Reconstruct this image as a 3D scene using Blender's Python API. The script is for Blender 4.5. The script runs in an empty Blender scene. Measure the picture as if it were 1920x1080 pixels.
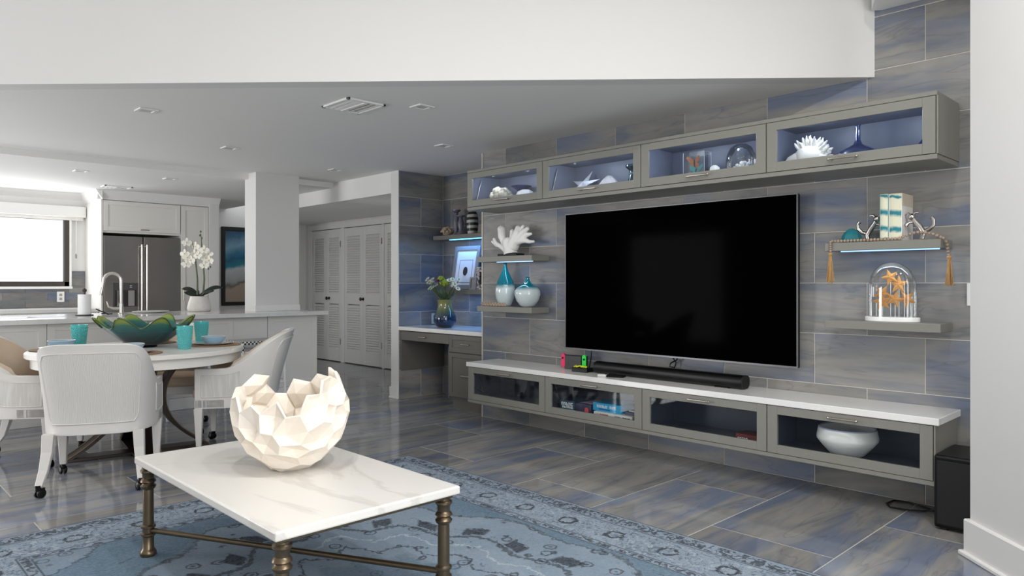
import bpy, bmesh, math, random
from mathutils import Vector, Matrix
R = random.Random(7)
PI = math.pi
SC = bpy.context.scene
COL = SC.collection

# ------------------------------------------------------------------ camera, world, light
YAW = math.atan2(1308, 1348)
S_, C_ = math.sin(YAW), math.cos(YAW)
cam = bpy.data.cameras.new('camera')
cam.sensor_width = 36.0
cam.lens = 1348.0 / 1920.0 * 36.0
cam.shift_y = -9.0 / 1920.0
cam.clip_start = 0.05
cam_o = bpy.data.objects.new('camera', cam)
cam_o.location = (0, 0, 1.22)
cam_o.rotation_euler = (PI / 2, 0, -YAW)
COL.objects.link(cam_o)
SC.camera = cam_o

world = bpy.data.worlds.new('world')
SC.world = world
world.use_nodes = True
wb = world.node_tree.nodes['Background']
wb.inputs[0].default_value = (0.94, 0.97, 1.0, 1)
wb.inputs[1].default_value = 0.85

def area(name, loc, rot, sx, sy, power, color=(1, 1, 1)):
    l = bpy.data.lights.new(name, 'AREA')
    l.shape = 'RECTANGLE'
    l.size, l.size_y = sx, sy
    l.energy = power
    l.color = color
    o = bpy.data.objects.new(name, l)
    o.location = loc
    o.rotation_euler = rot
    COL.objects.link(o)
    return o
# daylight by the back glazing and kitchen window; left wall light added for brightness
area('added_left_daylight', (-2.58, 7.3, 1.15), (0, -PI / 2, 0), 1.9, 1.9, 75, (0.99, 0.99, 1.0))
area('daylight_back_glazing', (0.6, -2.18, 1.65), (-PI / 2, 0, PI), 3.0, 3.0, 82, (1.0, 0.998, 0.99))
area('daylight_kitchen_window', (1.5, 10.33, 1.62), (-PI / 2, 0, 0), 1.5, 0.85, 14, (0.97, 0.98, 1.0))

SC.view_settings.view_transform = 'Standard'
SC.view_settings.look = 'None'
SC.view_settings.gamma = 1.0
SC.view_settings.use_curve_mapping = False
SC.view_settings.exposure = 0.80

# ------------------------------------------------------------------ helpers: objects
def put(o, parent=None):
    COL.objects.link(o)
    if parent is not None:
        o.parent = parent
    return o

def tag(o, label=None, cat=None, group=None, kind=None):
    if label: o['label'] = label
    if cat: o['category'] = cat
    if group: o['group'] = group
    if kind: o['kind'] = kind
    return o

def thing(name, label, cat, loc=(0, 0, 0), rz=0.0, group=None):
    o = bpy.data.objects.new(name, None)
    o.empty_display_size = 0.05
    COL.objects.link(o)
    o.location = loc
    o.rotation_euler = (0, 0, rz)
    return tag(o, label, cat, group)

def dup(root, loc, rz, label=None):
    r = root.copy(); COL.objects.link(r)
    r.location = loc; r.rotation_euler = (0, 0, rz)
    if label: r['label'] = label
    for ch in list(root.children):
        c = ch.copy(); COL.objects.link(c); c.parent = r
        for g in list(ch.children):
            d = g.copy(); COL.objects.link(d); d.parent = c
    return r

class MB:
    """collects polygons of one mesh"""
    def __init__(self):
        self.v = []; self.f = []; self.m = Matrix.Identity(4)
    def add(self, vs, fs):
        b = len(self.v)
        self.v += [tuple(self.m @ Vector(p)) for p in vs]
        self.f += [tuple(b + i for i in f) for f in fs]
        return self
    def box(self, x0, x1, y0, y1, z0, z1):
        vs = [(x0, y0, z0), (x1, y0, z0), (x1, y1, z0), (x0, y1, z0), (x0, y0, z1), (x1, y0, z1), (x1, y1, z1), (x0, y1, z1)]
        return self.add(vs, [(0, 3, 2, 1), (4, 5, 6, 7), (0, 1, 5, 4), (1, 2, 6, 5), (2, 3, 7, 6), (3, 0, 4, 7)])
    def prism(self, poly, z0, z1):
        n = len(poly)
        vs = [(x, y, z0) for x, y in poly] + [(x, y, z1) for x, y in poly]
        fs = [tuple(range(n - 1, -1, -1)), tuple(range(n, 2 * n))]
        fs += [(i, (i + 1) % n, n + (i + 1) % n, n + i) for i in range(n)]
        return self.add(vs, fs)
    def prism_axis(self, poly, a0, a1, axis):
        """poly in the two other axes (cyclic order), extruded along axis"""
        n = len(poly)
        def P(p, a):
            return {'x': (a, p[0], p[1]), 'y': (p[0], a, p[1]), 'z': (p[0], p[1], a)}[axis]
        vs = [P(p, a0) for p in poly] + [P(p, a1) for p in poly]
        fs = [tuple(range(n - 1, -1, -1)), tuple(range(n, 2 * n))]
        fs += [(i, (i + 1) % n, n + (i + 1) % n, n + i) for i in range(n)]
        return self.add(vs, fs)
    def lathe(self, prof, n=24, c=(0, 0, 0), flute=None):
        """prof: list of (radius, z); radius 0 closes to a point"""
        vs = []; rows = []
        for r, z in prof:
            if r <= 1e-6:
                rows.append([len(vs)]); vs.append((c[0], c[1], c[2] + z))
            else:
                row = []
                for i in range(n):
                    a = 2 * PI * i / n
                    k = 1.0 if flute is None else flute(a, z)
                    row.append(len(vs)); vs.append((c[0] + r * k * math.cos(a), c[1] + r * k * math.sin(a), c[2] + z))
                rows.append(row)
        fs = []
        for a, b in zip(rows, rows[1:]):
            if len(a) == 1 and len(b) == 1: continue
            for i in range(n):
                j = (i + 1) % n
                if len(a) == 1: fs.append((a[0], b[j], b[i]))
                elif len(b) == 1: fs.append((a[i], a[j], b[0]))
                else: fs.append((a[i], a[j], b[j], b[i]))
        return self.add(vs, fs)
    def tube(self, pts, rad, n=8, sq=None):
        """tapered tube through pts; rad a number or a list; ends capped. sq=(w,h) -> rectangular section scaled by rad"""
        pts = [Vector(p) for p in pts]
        if not isinstance(rad, (list, tuple)): rad = [rad] * len(pts)
        t0 = (pts[1] - pts[0]).normalized()
        up = Vector((0, 0, 1)) if abs(t0.z) < 0.9 else Vector((0, 1, 0))
        u = t0.cross(up).normalized()
        vs = []; fs = []
        if sq: n = 4
        for i, p in enumerate(pts):
            t = (pts[min(i + 1, len(pts) - 1)] - pts[max(i - 1, 0)]).normalized()
            u = (u - t * u.dot(t)).normalized()
            w = t.cross(u)
            for k in range(n):
                if sq:
                    cx, cy = ((1, 1), (-1, 1), (-1, -1), (1, -1))[k]
                    vs.append(p + u * cx * sq[0] * rad[i] / 2 + w * cy * sq[1] * rad[i] / 2)
                else:
                    a = 2 * PI * k / n
                    vs.append(p + u * math.cos(a) * rad[i] + w * math.sin(a) * rad[i])
        m = len(pts)
        for i in range(m - 1):
            for k in range(n):
                j = (k + 1) % n
                fs.append((i * n + k, i * n + j, (i + 1) * n + j, (i + 1) * n + k))
        fs.append(tuple(range(n - 1, -1, -1)))
        fs.append(tuple((m - 1) * n + k for k in range(n)))
        return self.add(vs, fs)
    def ball(self, c, r, n=10, sz=1.0, sx=1.0, sy=1.0):
        prof = [(math.sin(PI * i / (n // 2)), -math.cos(PI * i / (n // 2))) for i in range(n // 2 + 1)]
        prof[0] = (0, -1); prof[-1] = (0, 1)
        old = self.m
        self.m = old @ Matrix.Translation(c) @ Matrix.Diagonal((r * sx, r * sy, r * sz, 1))
        self.lathe(prof, n)
        self.m = old
        return self
    def grid(self, fn, nu, nv, closed_u=False):
        vs = [fn(i / (nu if closed_u else nu - 1), j / (nv - 1)) for j in range(nv) for i in range(nu)]
        fs = []
        for j in range(nv - 1):
            for i in range(nu if closed_u else nu - 1):
                k = (i + 1) % nu
                fs.append((j * nu + i, j * nu + k, (j + 1) * nu + k, (j + 1) * nu + i))
        return self.add(vs, fs)
    def mesh(self, name, mat, smooth=None):
        me = bpy.data.meshes.new(name)
        me.from_pydata(self.v, [], self.f)
        me.update()
        bm = bmesh.new(); bm.from_mesh(me)
        bmesh.ops.recalc_face_normals(bm, faces=bm.faces)
        bm.to_mesh(me); bm.free()
        if mat: me.materials.append(mat)
        if smooth is not None:
            me.polygons.foreach_set('use_smooth', [True] * len(me.polygons))
            me.set_sharp_from_angle(angle=math.radians(smooth))
        return me
    def build(self, name, mat, parent=None, smooth=None, bevel=0.0, seg=1, solid=0.0, sub=0):
        o = bpy.data.objects.new(name, self.mesh(name, mat, smooth))
        put(o, parent)
        if solid:
            m = o.modifiers.new('solid', 'SOLIDIFY'); m.thickness = solid; m.offset = 0
        if sub:
            m = o.modifiers.new('sub', 'SUBSURF'); m.levels = m.render_levels = sub
        if bevel:
            m = o.modifiers.new('bevel', 'BEVEL'); m.width = bevel; m.segments = seg; m.limit_method = 'ANGLE'; m.angle_limit = 0.6
        return o

def bx(x0, x1, y0, y1, z0, z1): return MB().box(x0, x1, y0, y1, z0, z1)
def arc(c, r, a0, a1, n, plane='xz', o=0.0):
    out = []
    for i in range(n + 1):
        a = a0 + (a1 - a0) * i / n
        p, q = c[0] + r * math.cos(a), c[1] + r * math.sin(a)
        out.append({'xz': (p, o, q), 'yz': (o, p, q), 'xy': (p, q, o)}[plane])
    return out
def rrect(w, h, r, n=4):
    pts = []
    for cx, cy, a in ((w / 2 - r, h / 2 - r, 0), (-w / 2 + r, h / 2 - r, PI / 2), (-w / 2 + r, -h / 2 + r, PI), (w / 2 - r, -h / 2 + r, 1.5 * PI)):
        for i in range(n + 1):
            b = a + PI / 2 * i / n
            pts.append((cx + r * math.cos(b), cy + r * math.sin(b)))
    return pts

# ------------------------------------------------------------------ helpers: materials
def lin(c):
    return tuple(((x / 255.0) / 12.92 if x / 255.0 <= 0.04045 else ((x / 255.0 + 0.055) / 1.055) ** 2.4) for x in c) + (1.0,)

class NT:
    def __init__(self, name):
        self.mat = bpy.data.materials.new(name)
        self.mat.use_nodes = True
        self.t = self.mat.node_tree
        self.b = self.t.nodes['Principled BSDF']
        self.out = self.t.nodes['Material Output']
    def n(self, typ, **kw):
        nd = self.t.nodes.new(typ)
        for k, v in kw.items():
            if k.startswith('i_'):
                key = k[2:]
                key = int(key) if key.isdigit() else key
                self.set(nd.inputs[key], v)
            else: setattr(nd, k, v)
        return nd
    def set(self, sock, v):
        if isinstance(v, bpy.types.NodeSocket): self.t.links.new(v, sock)
        elif v is not None: sock.default_value = v
    def math(self, op, a, b=None, c=None, clamp=False):
        nd = self.t.nodes.new('ShaderNodeMath'); nd.operation = op; nd.use_clamp = clamp
        self.set(nd.inputs[0], a)
        if b is not None: self.set(nd.inputs[1], b)
        if c is not None: self.set(nd.inputs[2], c)
        return nd.outputs[0]
    def mix(self, f, a, b, mode='MIX'):
        nd = self.t.nodes.new('ShaderNodeMix'); nd.data_type = 'RGBA'; nd.blend_type = mode
        self.set(nd.inputs[0], f); self.set(nd.inputs[6], a); self.set(nd.inputs[7], b)
        return nd.outputs[2]
    def ramp(self, f, stops, interp='LINEAR'):
        nd = self.t.nodes.new('ShaderNodeValToRGB'); cr = nd.color_ramp; cr.interpolation = interp
        while len(cr.elements) < len(stops): cr.elements.new(0.5)
        for e, (p, c) in zip(cr.elements, stops):
            e.position = p; e.color = c if len(c) == 4 else tuple(c) + (1,)
        self.set(nd.inputs[0], f)
        return nd.outputs[0]
    def noise(self, vec, scale, detail=4, rough=0.55, dist=0.0):
        return self.n('ShaderNodeTexNoise', i_Vector=vec, i_Scale=scale, i_Detail=detail, i_Roughness=rough, i_Distortion=dist).outputs[0]
    def coords(self, scale=(1, 1, 1), rot=(0, 0, 0), kind='Object'):
        tc = self.t.nodes.new('ShaderNodeTexCoord')
        return self.n('ShaderNodeMapping', i_Vector=tc.outputs[kind], i_Scale=scale, i_Rotation=rot).outputs[0]
    def step(self, v, a, w=0.01):
        """0 below a, 1 above"""
        nd = self.n('ShaderNodeMapRange', i_1=a - w, i_2=a + w); self.set(nd.inputs[0], v)
        return nd.outputs[0]
    def bump(self, h, s, d=0.01):
        nd = self.n('ShaderNodeBump', i_Strength=s, i_Distance=d); self.set(nd.inputs['Height'], h)
        self.t.links.new(nd.outputs[0], self.b.inputs['Normal'])
    def col(self, c): self.set(self.b.inputs['Base Color'], c)
    def prm(self, rough=0.5, metal=0.0, spec=0.5, coat=0.0):
        self.b.inputs['Roughness'].default_value = rough
        self.b.inputs['Metallic'].default_value = metal
        self.b.inputs['Specular IOR Level'].default_value = spec
        self.b.inputs['Coat Weight'].default_value = coat
        return self

def plain(name, rgb, rough=0.5, metal=0.0, spec=0.5, var=0.06, scale=6.0, bump=0.0, bscale=60.0, coat=0.0):
    """paint, plastic, metal: a colour with slight procedural unevenness"""
    m = NT(name).prm(rough, metal, spec, coat)
    v = m.coords()
    f = m.noise(v, scale, 3)
    c = lin(rgb)
    lo = tuple(x * (1 - var) for x in c[:3]) + (1,); hi = tuple(min(1, x * (1 + var)) for x in c[:3]) + (1,)
    m.col(m.mix(f, lo, hi))
    if bump: m.bump(m.noise(v, bscale, 3), bump, 0.004)
    return m.mat

def emit(name, rgb, strength):
    m = NT(name)
    m.col((0, 0, 0, 1))
    m.b.inputs['Emission Color'].default_value = lin(rgb)
    m.b.inputs['Emission Strength'].default_value = strength
    return m.mat

def glass(name, tint=(255, 255, 255), gloss=(0.04, 0.5), rough=0.03, body=None, bodyf=0.0, ramp=None):
    """thin-walled glass: tinted transparency with a fresnel gloss, optionally some coloured body"""
    m = NT(name)
    t = m.t
    tr = m.n('ShaderNodeBsdfTransparent'); tr.inputs[0].default_value = lin(tint)
    gl = m.n('ShaderNodeBsdfGlossy'); gl.inputs['Roughness'].default_value = rough; gl.inputs[0].default_value = (1, 1, 1, 1)
    lw = m.n('ShaderNodeLayerWeight'); lw.inputs[0].default_value = 0.35
    f = m.math('MULTIPLY_ADD', lw.outputs['Fresnel'], gloss[1], gloss[0], clamp=True)
    base = tr.outputs[0]
    if body or ramp:
        di = m.n('ShaderNodeBsdfTranslucent') if False else m.n('ShaderNodeBsdfDiffuse')
        if ramp:
            tc = t.nodes.new('ShaderNodeTexCoord')
            sp = m.n('ShaderNodeSeparateXYZ', i_0=tc.outputs['Object'])
            mr = m.n('ShaderNodeMapRange', i_1=ramp[0], i_2=ramp[1]); rv = sp.outputs[2] if len(ramp) < 4 else m.math('SQRT', m.math('ADD', m.math('POWER', sp.outputs[0], 2.0), m.math('POWER', sp.outputs[1], 2.0)))
            t.links.new(rv, mr.inputs[0])
            cc = m.ramp(mr.outputs[0], [(p, lin(c)) for p, c in ramp[2]])
            t.links.new(cc, di.inputs[0]); t.links.new(cc, tr.inputs[0])
        else: di.inputs[0].default_value = lin(body)
        mx = m.n('ShaderNodeMixShader'); mx.inputs[0].default_value = bodyf
        t.links.new(tr.outputs[0], mx.inputs[1]); t.links.new(di.outputs[0], mx.inputs[2])
        base = mx.outputs[0]
    mx = m.n('ShaderNodeMixShader')
    t.links.new(f, mx.inputs[0]); t.links.new(base, mx.inputs[1]); t.links.new(gl.outputs[0], mx.inputs[2])
    t.links.new(mx.outputs[0], m.out.inputs['Surface'])
    return m.mat

def stone_tile(name, rough, gain=1.0):
    """taupe, olive and slate stone with blue clouds and dark veins along the long side, different on every tile"""
    m = NT(name).prm(rough, 0, 0.5)
    tc = m.t.nodes.new('ShaderNodeTexCoord'); oi = m.t.nodes.new('ShaderNodeObjectInfo')
    rnd = oi.outputs['Random']
    off = m.n('ShaderNodeCombineXYZ', i_0=m.math('MULTIPLY', rnd, 37.0), i_1=m.math('MULTIPLY', rnd, 91.0), i_2=m.math('MULTIPLY', rnd, 23.0)).outputs[0]
    ad = m.n('ShaderNodeVectorMath', operation='ADD', i_0=tc.outputs['Object'], i_1=off).outputs[0]
    v = m.n('ShaderNodeMapping', i_Vector=ad, i_Rotation=(0, 0, 0.16), i_Scale=(1.0, 5.6, 1.0)).outputs[0]
    n1 = m.noise(v, 1.15, 5, 0.55, 0.9)
    n2 = m.noise(v, 2.0, 5, 0.55, 0.7)
    n3 = m.noise(v, 0.8, 3, 0.5, 0.6)
    g = lambda c: tuple(min(1.0, x * gain) for x in lin(c)[:3]) + (1,)
    base = m.ramp(n1, [(0.28, g((102, 106, 114))), (0.45, g((130, 129, 127))), (0.58, g((142, 139, 134))), (0.75, g((112, 116, 123)))])
    blue = m.ramp(n3, [(0.46, (0, 0, 0)), (0.66, (1, 1, 1))])
    blue = m.math('MULTIPLY', blue, m.math('ADD', 0.3, n2))
    c = m.mix(m.math('MINIMUM', blue, 0.7), base, g((88, 102, 130)))
    rust = m.ramp(n2, [(0.66, (0, 0, 0)), (0.8, (0.6, 0.6, 0.6))])
    c = m.mix(rust, c, g((152, 124, 102)))
    d = m.math('ABSOLUTE', m.math('SUBTRACT', m.noise(v, 1.1, 4, 0.5, 0.8), 0.5))
    vein = m.ramp(d, [(0.0, (0.28, 0.28, 0.28)), (0.02, (0, 0, 0))])
    c = m.mix(vein, c, g((70, 74, 88)))
    per = m.math('MULTIPLY_ADD', m.math('FRACT', m.math('MULTIPLY', rnd, 7.31)), 0.34, 0.80)
    mm = m.n('ShaderNodeVectorMath', operation='SCALE', i_0=c); m.set(mm.inputs[3], per)
    m.col(mm.outputs[0])
    return m.mat

def marble(name, rgb, vein, rough=0.25, scale=1.6, amt=0.5):
    m = NT(name).prm(rough)
    v = m.coords((1, 0.45, 1), (0, 0, 0.35))
    d = m.math('ABSOLUTE', m.math('SUBTRACT', m.noise(v, scale, 6, 0.55, 1.2), 0.5))
    f = m.ramp(d, [(0, (amt,) * 3), (0.03, (0, 0, 0))])
    f2 = m.math('MULTIPLY', m.noise(v, scale * 1.7, 4), 0.25)
    m.col(m.mix(f, m.mix(f2, lin(rgb), lin(vein)), lin(vein)))
    return m.mat

WHITE = plain('white_wall_paint', (221, 220, 218), 0.75, var=0.012, scale=2)
CEIL = plain('ceiling_paint', (232, 231, 228), 0.85, var=0.012, scale=2)
TRIMW = plain('white_trim_paint', (230, 229, 227), 0.4, var=0.012)
GROUT = plain('pale_grout', (206, 202, 193), 0.9)
FGROUT = plain('floor_grout', (196, 192, 180), 0.8)
WTILE = stone_tile('wall_stone_tile', 0.28, 1.12)
FTILE = stone_tile('polished_floor_stone', 0.07, 1.28)
BTILE = stone_tile('backsplash_stone', 0.3, 0.9)
GREYP = plain('grey_cabinet_paint', (132, 131, 124), 0.42, var=0.02)
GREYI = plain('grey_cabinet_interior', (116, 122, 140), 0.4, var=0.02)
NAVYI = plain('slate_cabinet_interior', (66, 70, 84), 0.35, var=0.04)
DARKP = plain('desk_grey_paint', (108, 106, 100), 0.42, var=0.02)
QUARTZ = plain('white_quartz', (238, 237, 234), 0.16, var=0.02, scale=90)
NICKEL = plain('brushed_nickel', (190, 182, 170), 0.28, 1.0)
CHROME = plain('polished_chrome', (226, 226, 226), 0.1, 1.0)
STEEL = plain('stainless_steel', (150, 146, 142), 0.24, 1.0, var=0.05, scale=3)
BRONZE = plain('antique_bronze', (112, 98, 80), 0.34, 0.85, var=0.18, scale=25)
DBRONZE = plain('dark_bronze', (44, 35, 31), 0.34, 0.5, var=0.15, scale=25)
GOLDB = plain('worn_gold_edge', (168, 146, 118), 0.38, 0.8, var=0.12, scale=25)
BLACK = plain('black_plastic', (8, 8, 9), 0.35, spec=0.3)
BLACKM = plain('matt_black', (14, 14, 15), 0.6)
SCREEN = plain('television_glass', (2, 2, 3), 0.08, spec=0.004)
PANE = glass('clear_pane', (250, 252, 253), (0.008, 0.10))
CLEAR = glass('clear_dome_glass', (250, 252, 253), (0.03, 0.75))

# ================================================================== THE SETTING
def struct(name, mb, mat, smooth=None, bevel=0.0):
    o = mb.build(name, mat, None, smooth, bevel)
    o['kind'] = 'structure'
    return o

def WD(L, D):
    """plan point given by its distance to the right of and ahead of the camera"""
    return (S_ * D + C_ * L, C_ * D - S_ * L)

HC, HK, HH, HV = 2.41, 2.35, 2.18, 3.40     # ceilings: living, kitchen, hall, high part
TX = 4.39                                   # face of the tiled television wall
XL, YB = -2.7, -2.3                         # left wall, wall behind the camera

_tile_mesh = {}
def tile_mesh(lx, ly, mat, th=0.012):
    k = (round(lx, 3), round(ly, 3), mat.name)
    if k not in _tile_mesh:
        b = 0.0015
        mb = MB()
        x, y = lx / 2, ly / 2
        vs = [(-x, -y, -th), (x, -y, -th), (x, y, -th), (-x, y, -th), (-x, -y, -b), (x, -y, -b), (x, y, -b), (-x, y, -b),
              (-x + b, -y + b, 0), (x - b, -y + b, 0), (x - b, y - b, 0), (-x + b, y - b, 0)]
        fs = [(0, 3, 2, 1), (8, 9, 10, 11)]
        for i in range(4):
            j = (i + 1) % 4
            fs += [(i, j, 4 + j, 4 + i), (4 + i, 4 + j, 8 + j, 8 + i)]
        mb.add(vs, fs)
        _tile_mesh[k] = mb.mesh('tile', mat)
    return _tile_mesh[k]

def lay(parent, mat, a0, a1, b0, b1, la, lb, aref, bref, put_at, rot, gap=0.004, th=0.012):
    """running-bond tiles over [a0,a1]x[b0,b1]; a along the long side; each tile an object under parent"""
    k0 = math.floor((b0 - bref) / lb) - 1
    for k in range(k0, k0 + int((b1 - b0) / lb) + 4):
        lo, hi = max(b0, bref + k * lb), min(b1, bref + (k + 1) * lb)
        if hi - lo < 0.012: continue
        ref = aref + (la / 2 if k % 2 else 0)
        i0 = math.floor((a0 - ref) / la) - 1
        for i in range(i0, i0 + int((a1 - a0) / la) + 4):
            p, q = max(a0, ref + i * la), min(a1, ref + (i + 1) * la)
            if q - p < 0.012: continue
            o = bpy.data.objects.new('tile', tile_mesh(q - p - gap, hi - lo - gap, mat, th))
            put(o, parent)
            o.location = put_at((p + q) / 2, (lo + hi) / 2)
            o.rotation_euler = rot

# ---- floor
floor = struct('floor', bx(XL - .1, 5.95, YB - .1, 11.1, -0.15, -0.0015), FGROUT)
lay(floor, FTILE, -2.7, 5.84, -1.2, 10.9, 1.22, 0.6075, 3.855, 0.0777 + 0.6075 * 2 - 0.6075 * 1, lambda a, b: (a, b, 0.0), (0, 0, 0), 0.0055, 0.03)

# ---- television wall (right), tiled
wall_r = struct('wall_right', bx(TX + .0025, TX + .10, YB, 4.905, 0, HV), GROUT)
ROTW = Matrix(((0, 0, -1), (1, 0, 0), (0, -1, 0)))
ROT_X = Matrix(((0, 0, -1), (-1, 0, 0), (0, 1, 0))).to_euler()     # local x -> -Y, local y -> +Z, local z -> -X (faces the room)
lay(wall_r, WTILE, 0.3, 4.905, 0, 3.30, 0.61, 0.3065, 1.257, -0.004, lambda a, b: (TX, a, b), ROT_X, 0.0045)
struct('trim_1', bx(TX - .006, TX + .004, 4.905, 4.917, 0, HC), plain('pale_metal_edge', (205, 200, 190), 0.4, 0.3))

# ---- desk alcove
wall_ab = struct('wall_alcove_back', bx(5.0225, 5.12, 4.6, 6.2855, 0, HC), GROUT)
lay(wall_ab, WTILE, 4.90, 6.275, 0, HC, 0.61, 0.3065, 1.257, -0.004, lambda a, b: (5.02, a, b), ROT_X, 0.0045)
wall_as = struct('wall_alcove_side', bx(4.42, 5.12, 6.2775, 6.40, 0, HC), GROUT)
ROT_Y = (PI / 2, 0, 0)                                              # local z -> -Y
lay(wall_as, WTILE, 4.425, 5.02, 0, HC, 0.61, 0.3065, 4.715, -0.004, lambda a, b: (a, 6.275, b), ROT_Y, 0.0045)
struct('wall_alcove_near', bx(TX + .10, 5.12, 4.6, 4.905, 0, HC), GREYP)

# ---- white wall of the hall opening and its header
struct('wall_hall', bx(4.415, 4.424, 6.27, 6.402, 0, HC), WHITE)
struct('wall_hall_header', bx(4.42, 5.84, 6.402, 9.6, HH, HC + .08).box(5.0, 5.84, 9.6, 10.9, HH, HC + .08), CEIL)
struct('baseboard_hall', bx(4.398, 4.416, 6.262, 6.412, 0, 0.12).box(4.392, 4.416, 6.258, 6.416, 0, 0.02), TRIMW, bevel=.003)
struct('wall_hall_end', bx(3.89, 5.95, 10.9, 11.0, 0, HC + .08), WHITE)
struct('wall_closet', bx(5.83, 5.95, 6.40, 10.9, 2.10, HC).box(5.83, 5.95, 6.40, 7.55, 0, 2.10).box(5.83, 5.95, 10.72, 10.9, 0, 2.10), WHITE)
struct('wall_closet_back', bx(5.95, 6.0, 6.40, 11.0, 0, HC), WHITE)
struct('trim_2', bx(5.815, 5.832, 7.6, 10.80, 2.07, 2.155).box(5.815, 5.832, 10.69, 10.79, 0, 2.07), TRIMW, bevel=.003)
struct('trim_3', bx(5.812, 5.85, 9.695, 9.78, 0, 2.07), TRIMW, bevel=.003)
struct('trim_4', bx(5.812, 5.85, 8.615, 8.662, 0, 2.07), TRIMW, bevel=.003)

# ---- kitchen shell
WX0, WX1, WZ0, WZ1 = 0.75, 2.30, 1.18, 2.06
wk = bx(XL, WX0, 10.4, 10.52, 0, HC).box(WX1, 3.9, 10.4, 10.52, 0, HC).box(WX0, WX1, 10.4, 10.52, 0, WZ0).box(WX0, WX1, 10.4, 10.52, WZ1, HC)
wall_k = struct('wall_kitchen', wk, WHITE)
lay(wall_k, BTILE, 0.75, 2.484, 0.915, 1.165, 0.46, 0.092, 2.3, 0.915, lambda a, b: (a, 10.388, b), ROT_Y, 0.004)
lay(wall_k, BTILE, 2.325, 2.484, 1.165, 1.375, 0.46, 0.092, 2.53, 0.915, lambda a, b: (a, 10.388, b), ROT_Y, 0.004)
lay(wall_k, BTILE, -0.6, 0.75, 0.915, 1.375, 0.46, 0.092, 2.3, 0.915, lambda a, b: (a, 10.388, b), ROT_Y, 0.004)
struct('wall_pantry_end', bx(3.765, 3.895, 9.655, 10.9, 0, HC), WHITE)
win1 = struct('window_1', bx(WX0, WX1, 10.36, 10.44, WZ0, WZ0 + .06).box(WX0, WX1, 10.36, 10.44, WZ1 - .05, WZ1).box(WX1 - .055, WX1, 10.36, 10.44, WZ0, WZ1).box(WX0, WX0 + .055, 10.36, 10.44, WZ0, WZ1),
              plain('dark_window_frame', (62, 54, 50), 0.5), bevel=.004)
bx(WX0 + .05, WX1 - .05, 10.395, 10.40, WZ0 + .05, WZ1 - .045).build('pane', PANE, win1)
struct('trim_5', bx(WX0 - .08, WX1 + .03, 10.33, 10.42, WZ0 - .03, WZ0).box(WX1, WX1 + .025, 10.35, 10.41, WZ0, WZ1 + .02), TRIMW, bevel=.003)

# ---- column on the island, low ceilings, fascia to the high ceiling
struct('column', bx(3.385, 3.885, 7.42, 7.69, 0.90, HC), WHITE)
def diag(X): return 1.470 + (4.464 - X) * 3.775 / 3.667
AX, BX_ = 4.50, XL
lowc = MB().prism([(AX, diag(AX)), (AX, 7.6), (XL, 7.6), (XL, diag(XL) if diag(XL) < 7.6 else 7.6), (4.464 - (7.6 - 1.444) * 3.667 / 3.775, 7.6)][:3] + [(4.464 - (7.6 - 1.444) * 3.667 / 3.775, 7.6)], HC, HC + .1)
struct('ceiling', lowc.box(AX, 5.12, 4.6, 6.5, HC, HC + .1), CEIL)
struct('ceiling_kitchen', bx(XL, 4.50, 7.6, 11.0, HK, HC + .1), CEIL)
# fascia: vertical face along the diagonal
nx, ny = -3.775, -3.667
nl = math.hypot(nx, ny); nx, ny = nx / nl, ny / nl
pA, pB = (4.464, 1.444), (4.464 - 7.6, 1.444 + 7.6 * 3.775 / 3.667)
struct('wall_soffit', MB().prism([pA, pB, (pB[0] - nx * .12, pB[1] - ny * .12), (pA[0] - nx * .12, pA[1] - ny * .12)], HC - .001, HV), WHITE)
struct('ceiling_high', MB().prism([(4.6, YB), (4.6, diag(4.6) + .2), (XL - .4, diag(XL - .4) + .2), (XL - .4, YB)], HV, HV + .1), CEIL)
q1, q2, q3, q4 = WD(2.065, 4.13), WD(2.25, 4.10), WD(2.9, 2.6), WD(1.985, 3.93)
struct('trim_6', MB().prism([q1, q2, (TX + .02, 0.35), WD(2.02, 3.2), q4], 2.785, 2.90), TRIMW)

# ---- near wall at the right, end of the open plan
struct('wall_near', MB().prism([WD(2.046, 3.21), WD(2.046, 0.2), WD(2.17, 0.2), WD(2.17, 3.21)], 0, HV), WHITE)
bn = MB().prism([WD(2.026, 3.23), WD(2.026, 0.2), WD(2.05, 0.2), WD(2.17, 3.23)], 0, 0.165)
bn.prism([WD(2.010, 3.245), WD(2.010, 0.2), WD(2.04, 0.2), WD(2.17, 3.245)], 0, 0.022)
struct('baseboard_near', bn, TRIMW, bevel=.005)

# ---- left wall with an unseen window added for light, back wall with tall glazing
def wall_open(name, axis, pos, a0, a1, opens):
    """wall slab with openings (lo, hi, z0, z1), sorted along the wall"""
    mb = MB()
    def B(p, q, z0, z1): mb.box(pos - .1, pos, p, q, z0, z1) if axis == 'x' else mb.box(p, q, pos - .1, pos, z0, z1)
    x = a0
    for lo, hi, z0, z1 in opens:
        B(x, lo, 0, HV); B(lo, hi, 0, z0); B(lo, hi, z1, HV); x = hi
    B(x, a1, 0, HV)
    struct(name, mb, WHITE)
def glazing(n, axis, pos, lo, hi, z0, z1):
    def B(mb, p, q, a, b, d0=-.07, d1=-.02): return mb.box(pos + d0, pos + d1, p, q, a, b) if axis == 'x' else mb.box(p, q, pos + d0, pos + d1, a, b)
    md = (lo + hi) / 2
    f = MB()
    for p, q, a, b in ((lo, lo + .06, z0, z1), (hi - .06, hi, z0, z1), (md - .03, md + .03, z0, z1), (lo, hi, z0, z0 + .06), (lo, hi, z1 - .06, z1)): B(f, p, q, a, b)
    w = struct('window_%d' % n, f, TRIMW)
    for p, q in ((lo + .06, md - .03), (md + .03, hi - .06)): B(MB(), p, q, z0 + .06, z1 - .06, -.048, -.042).build('pane', PANE, w)
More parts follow.
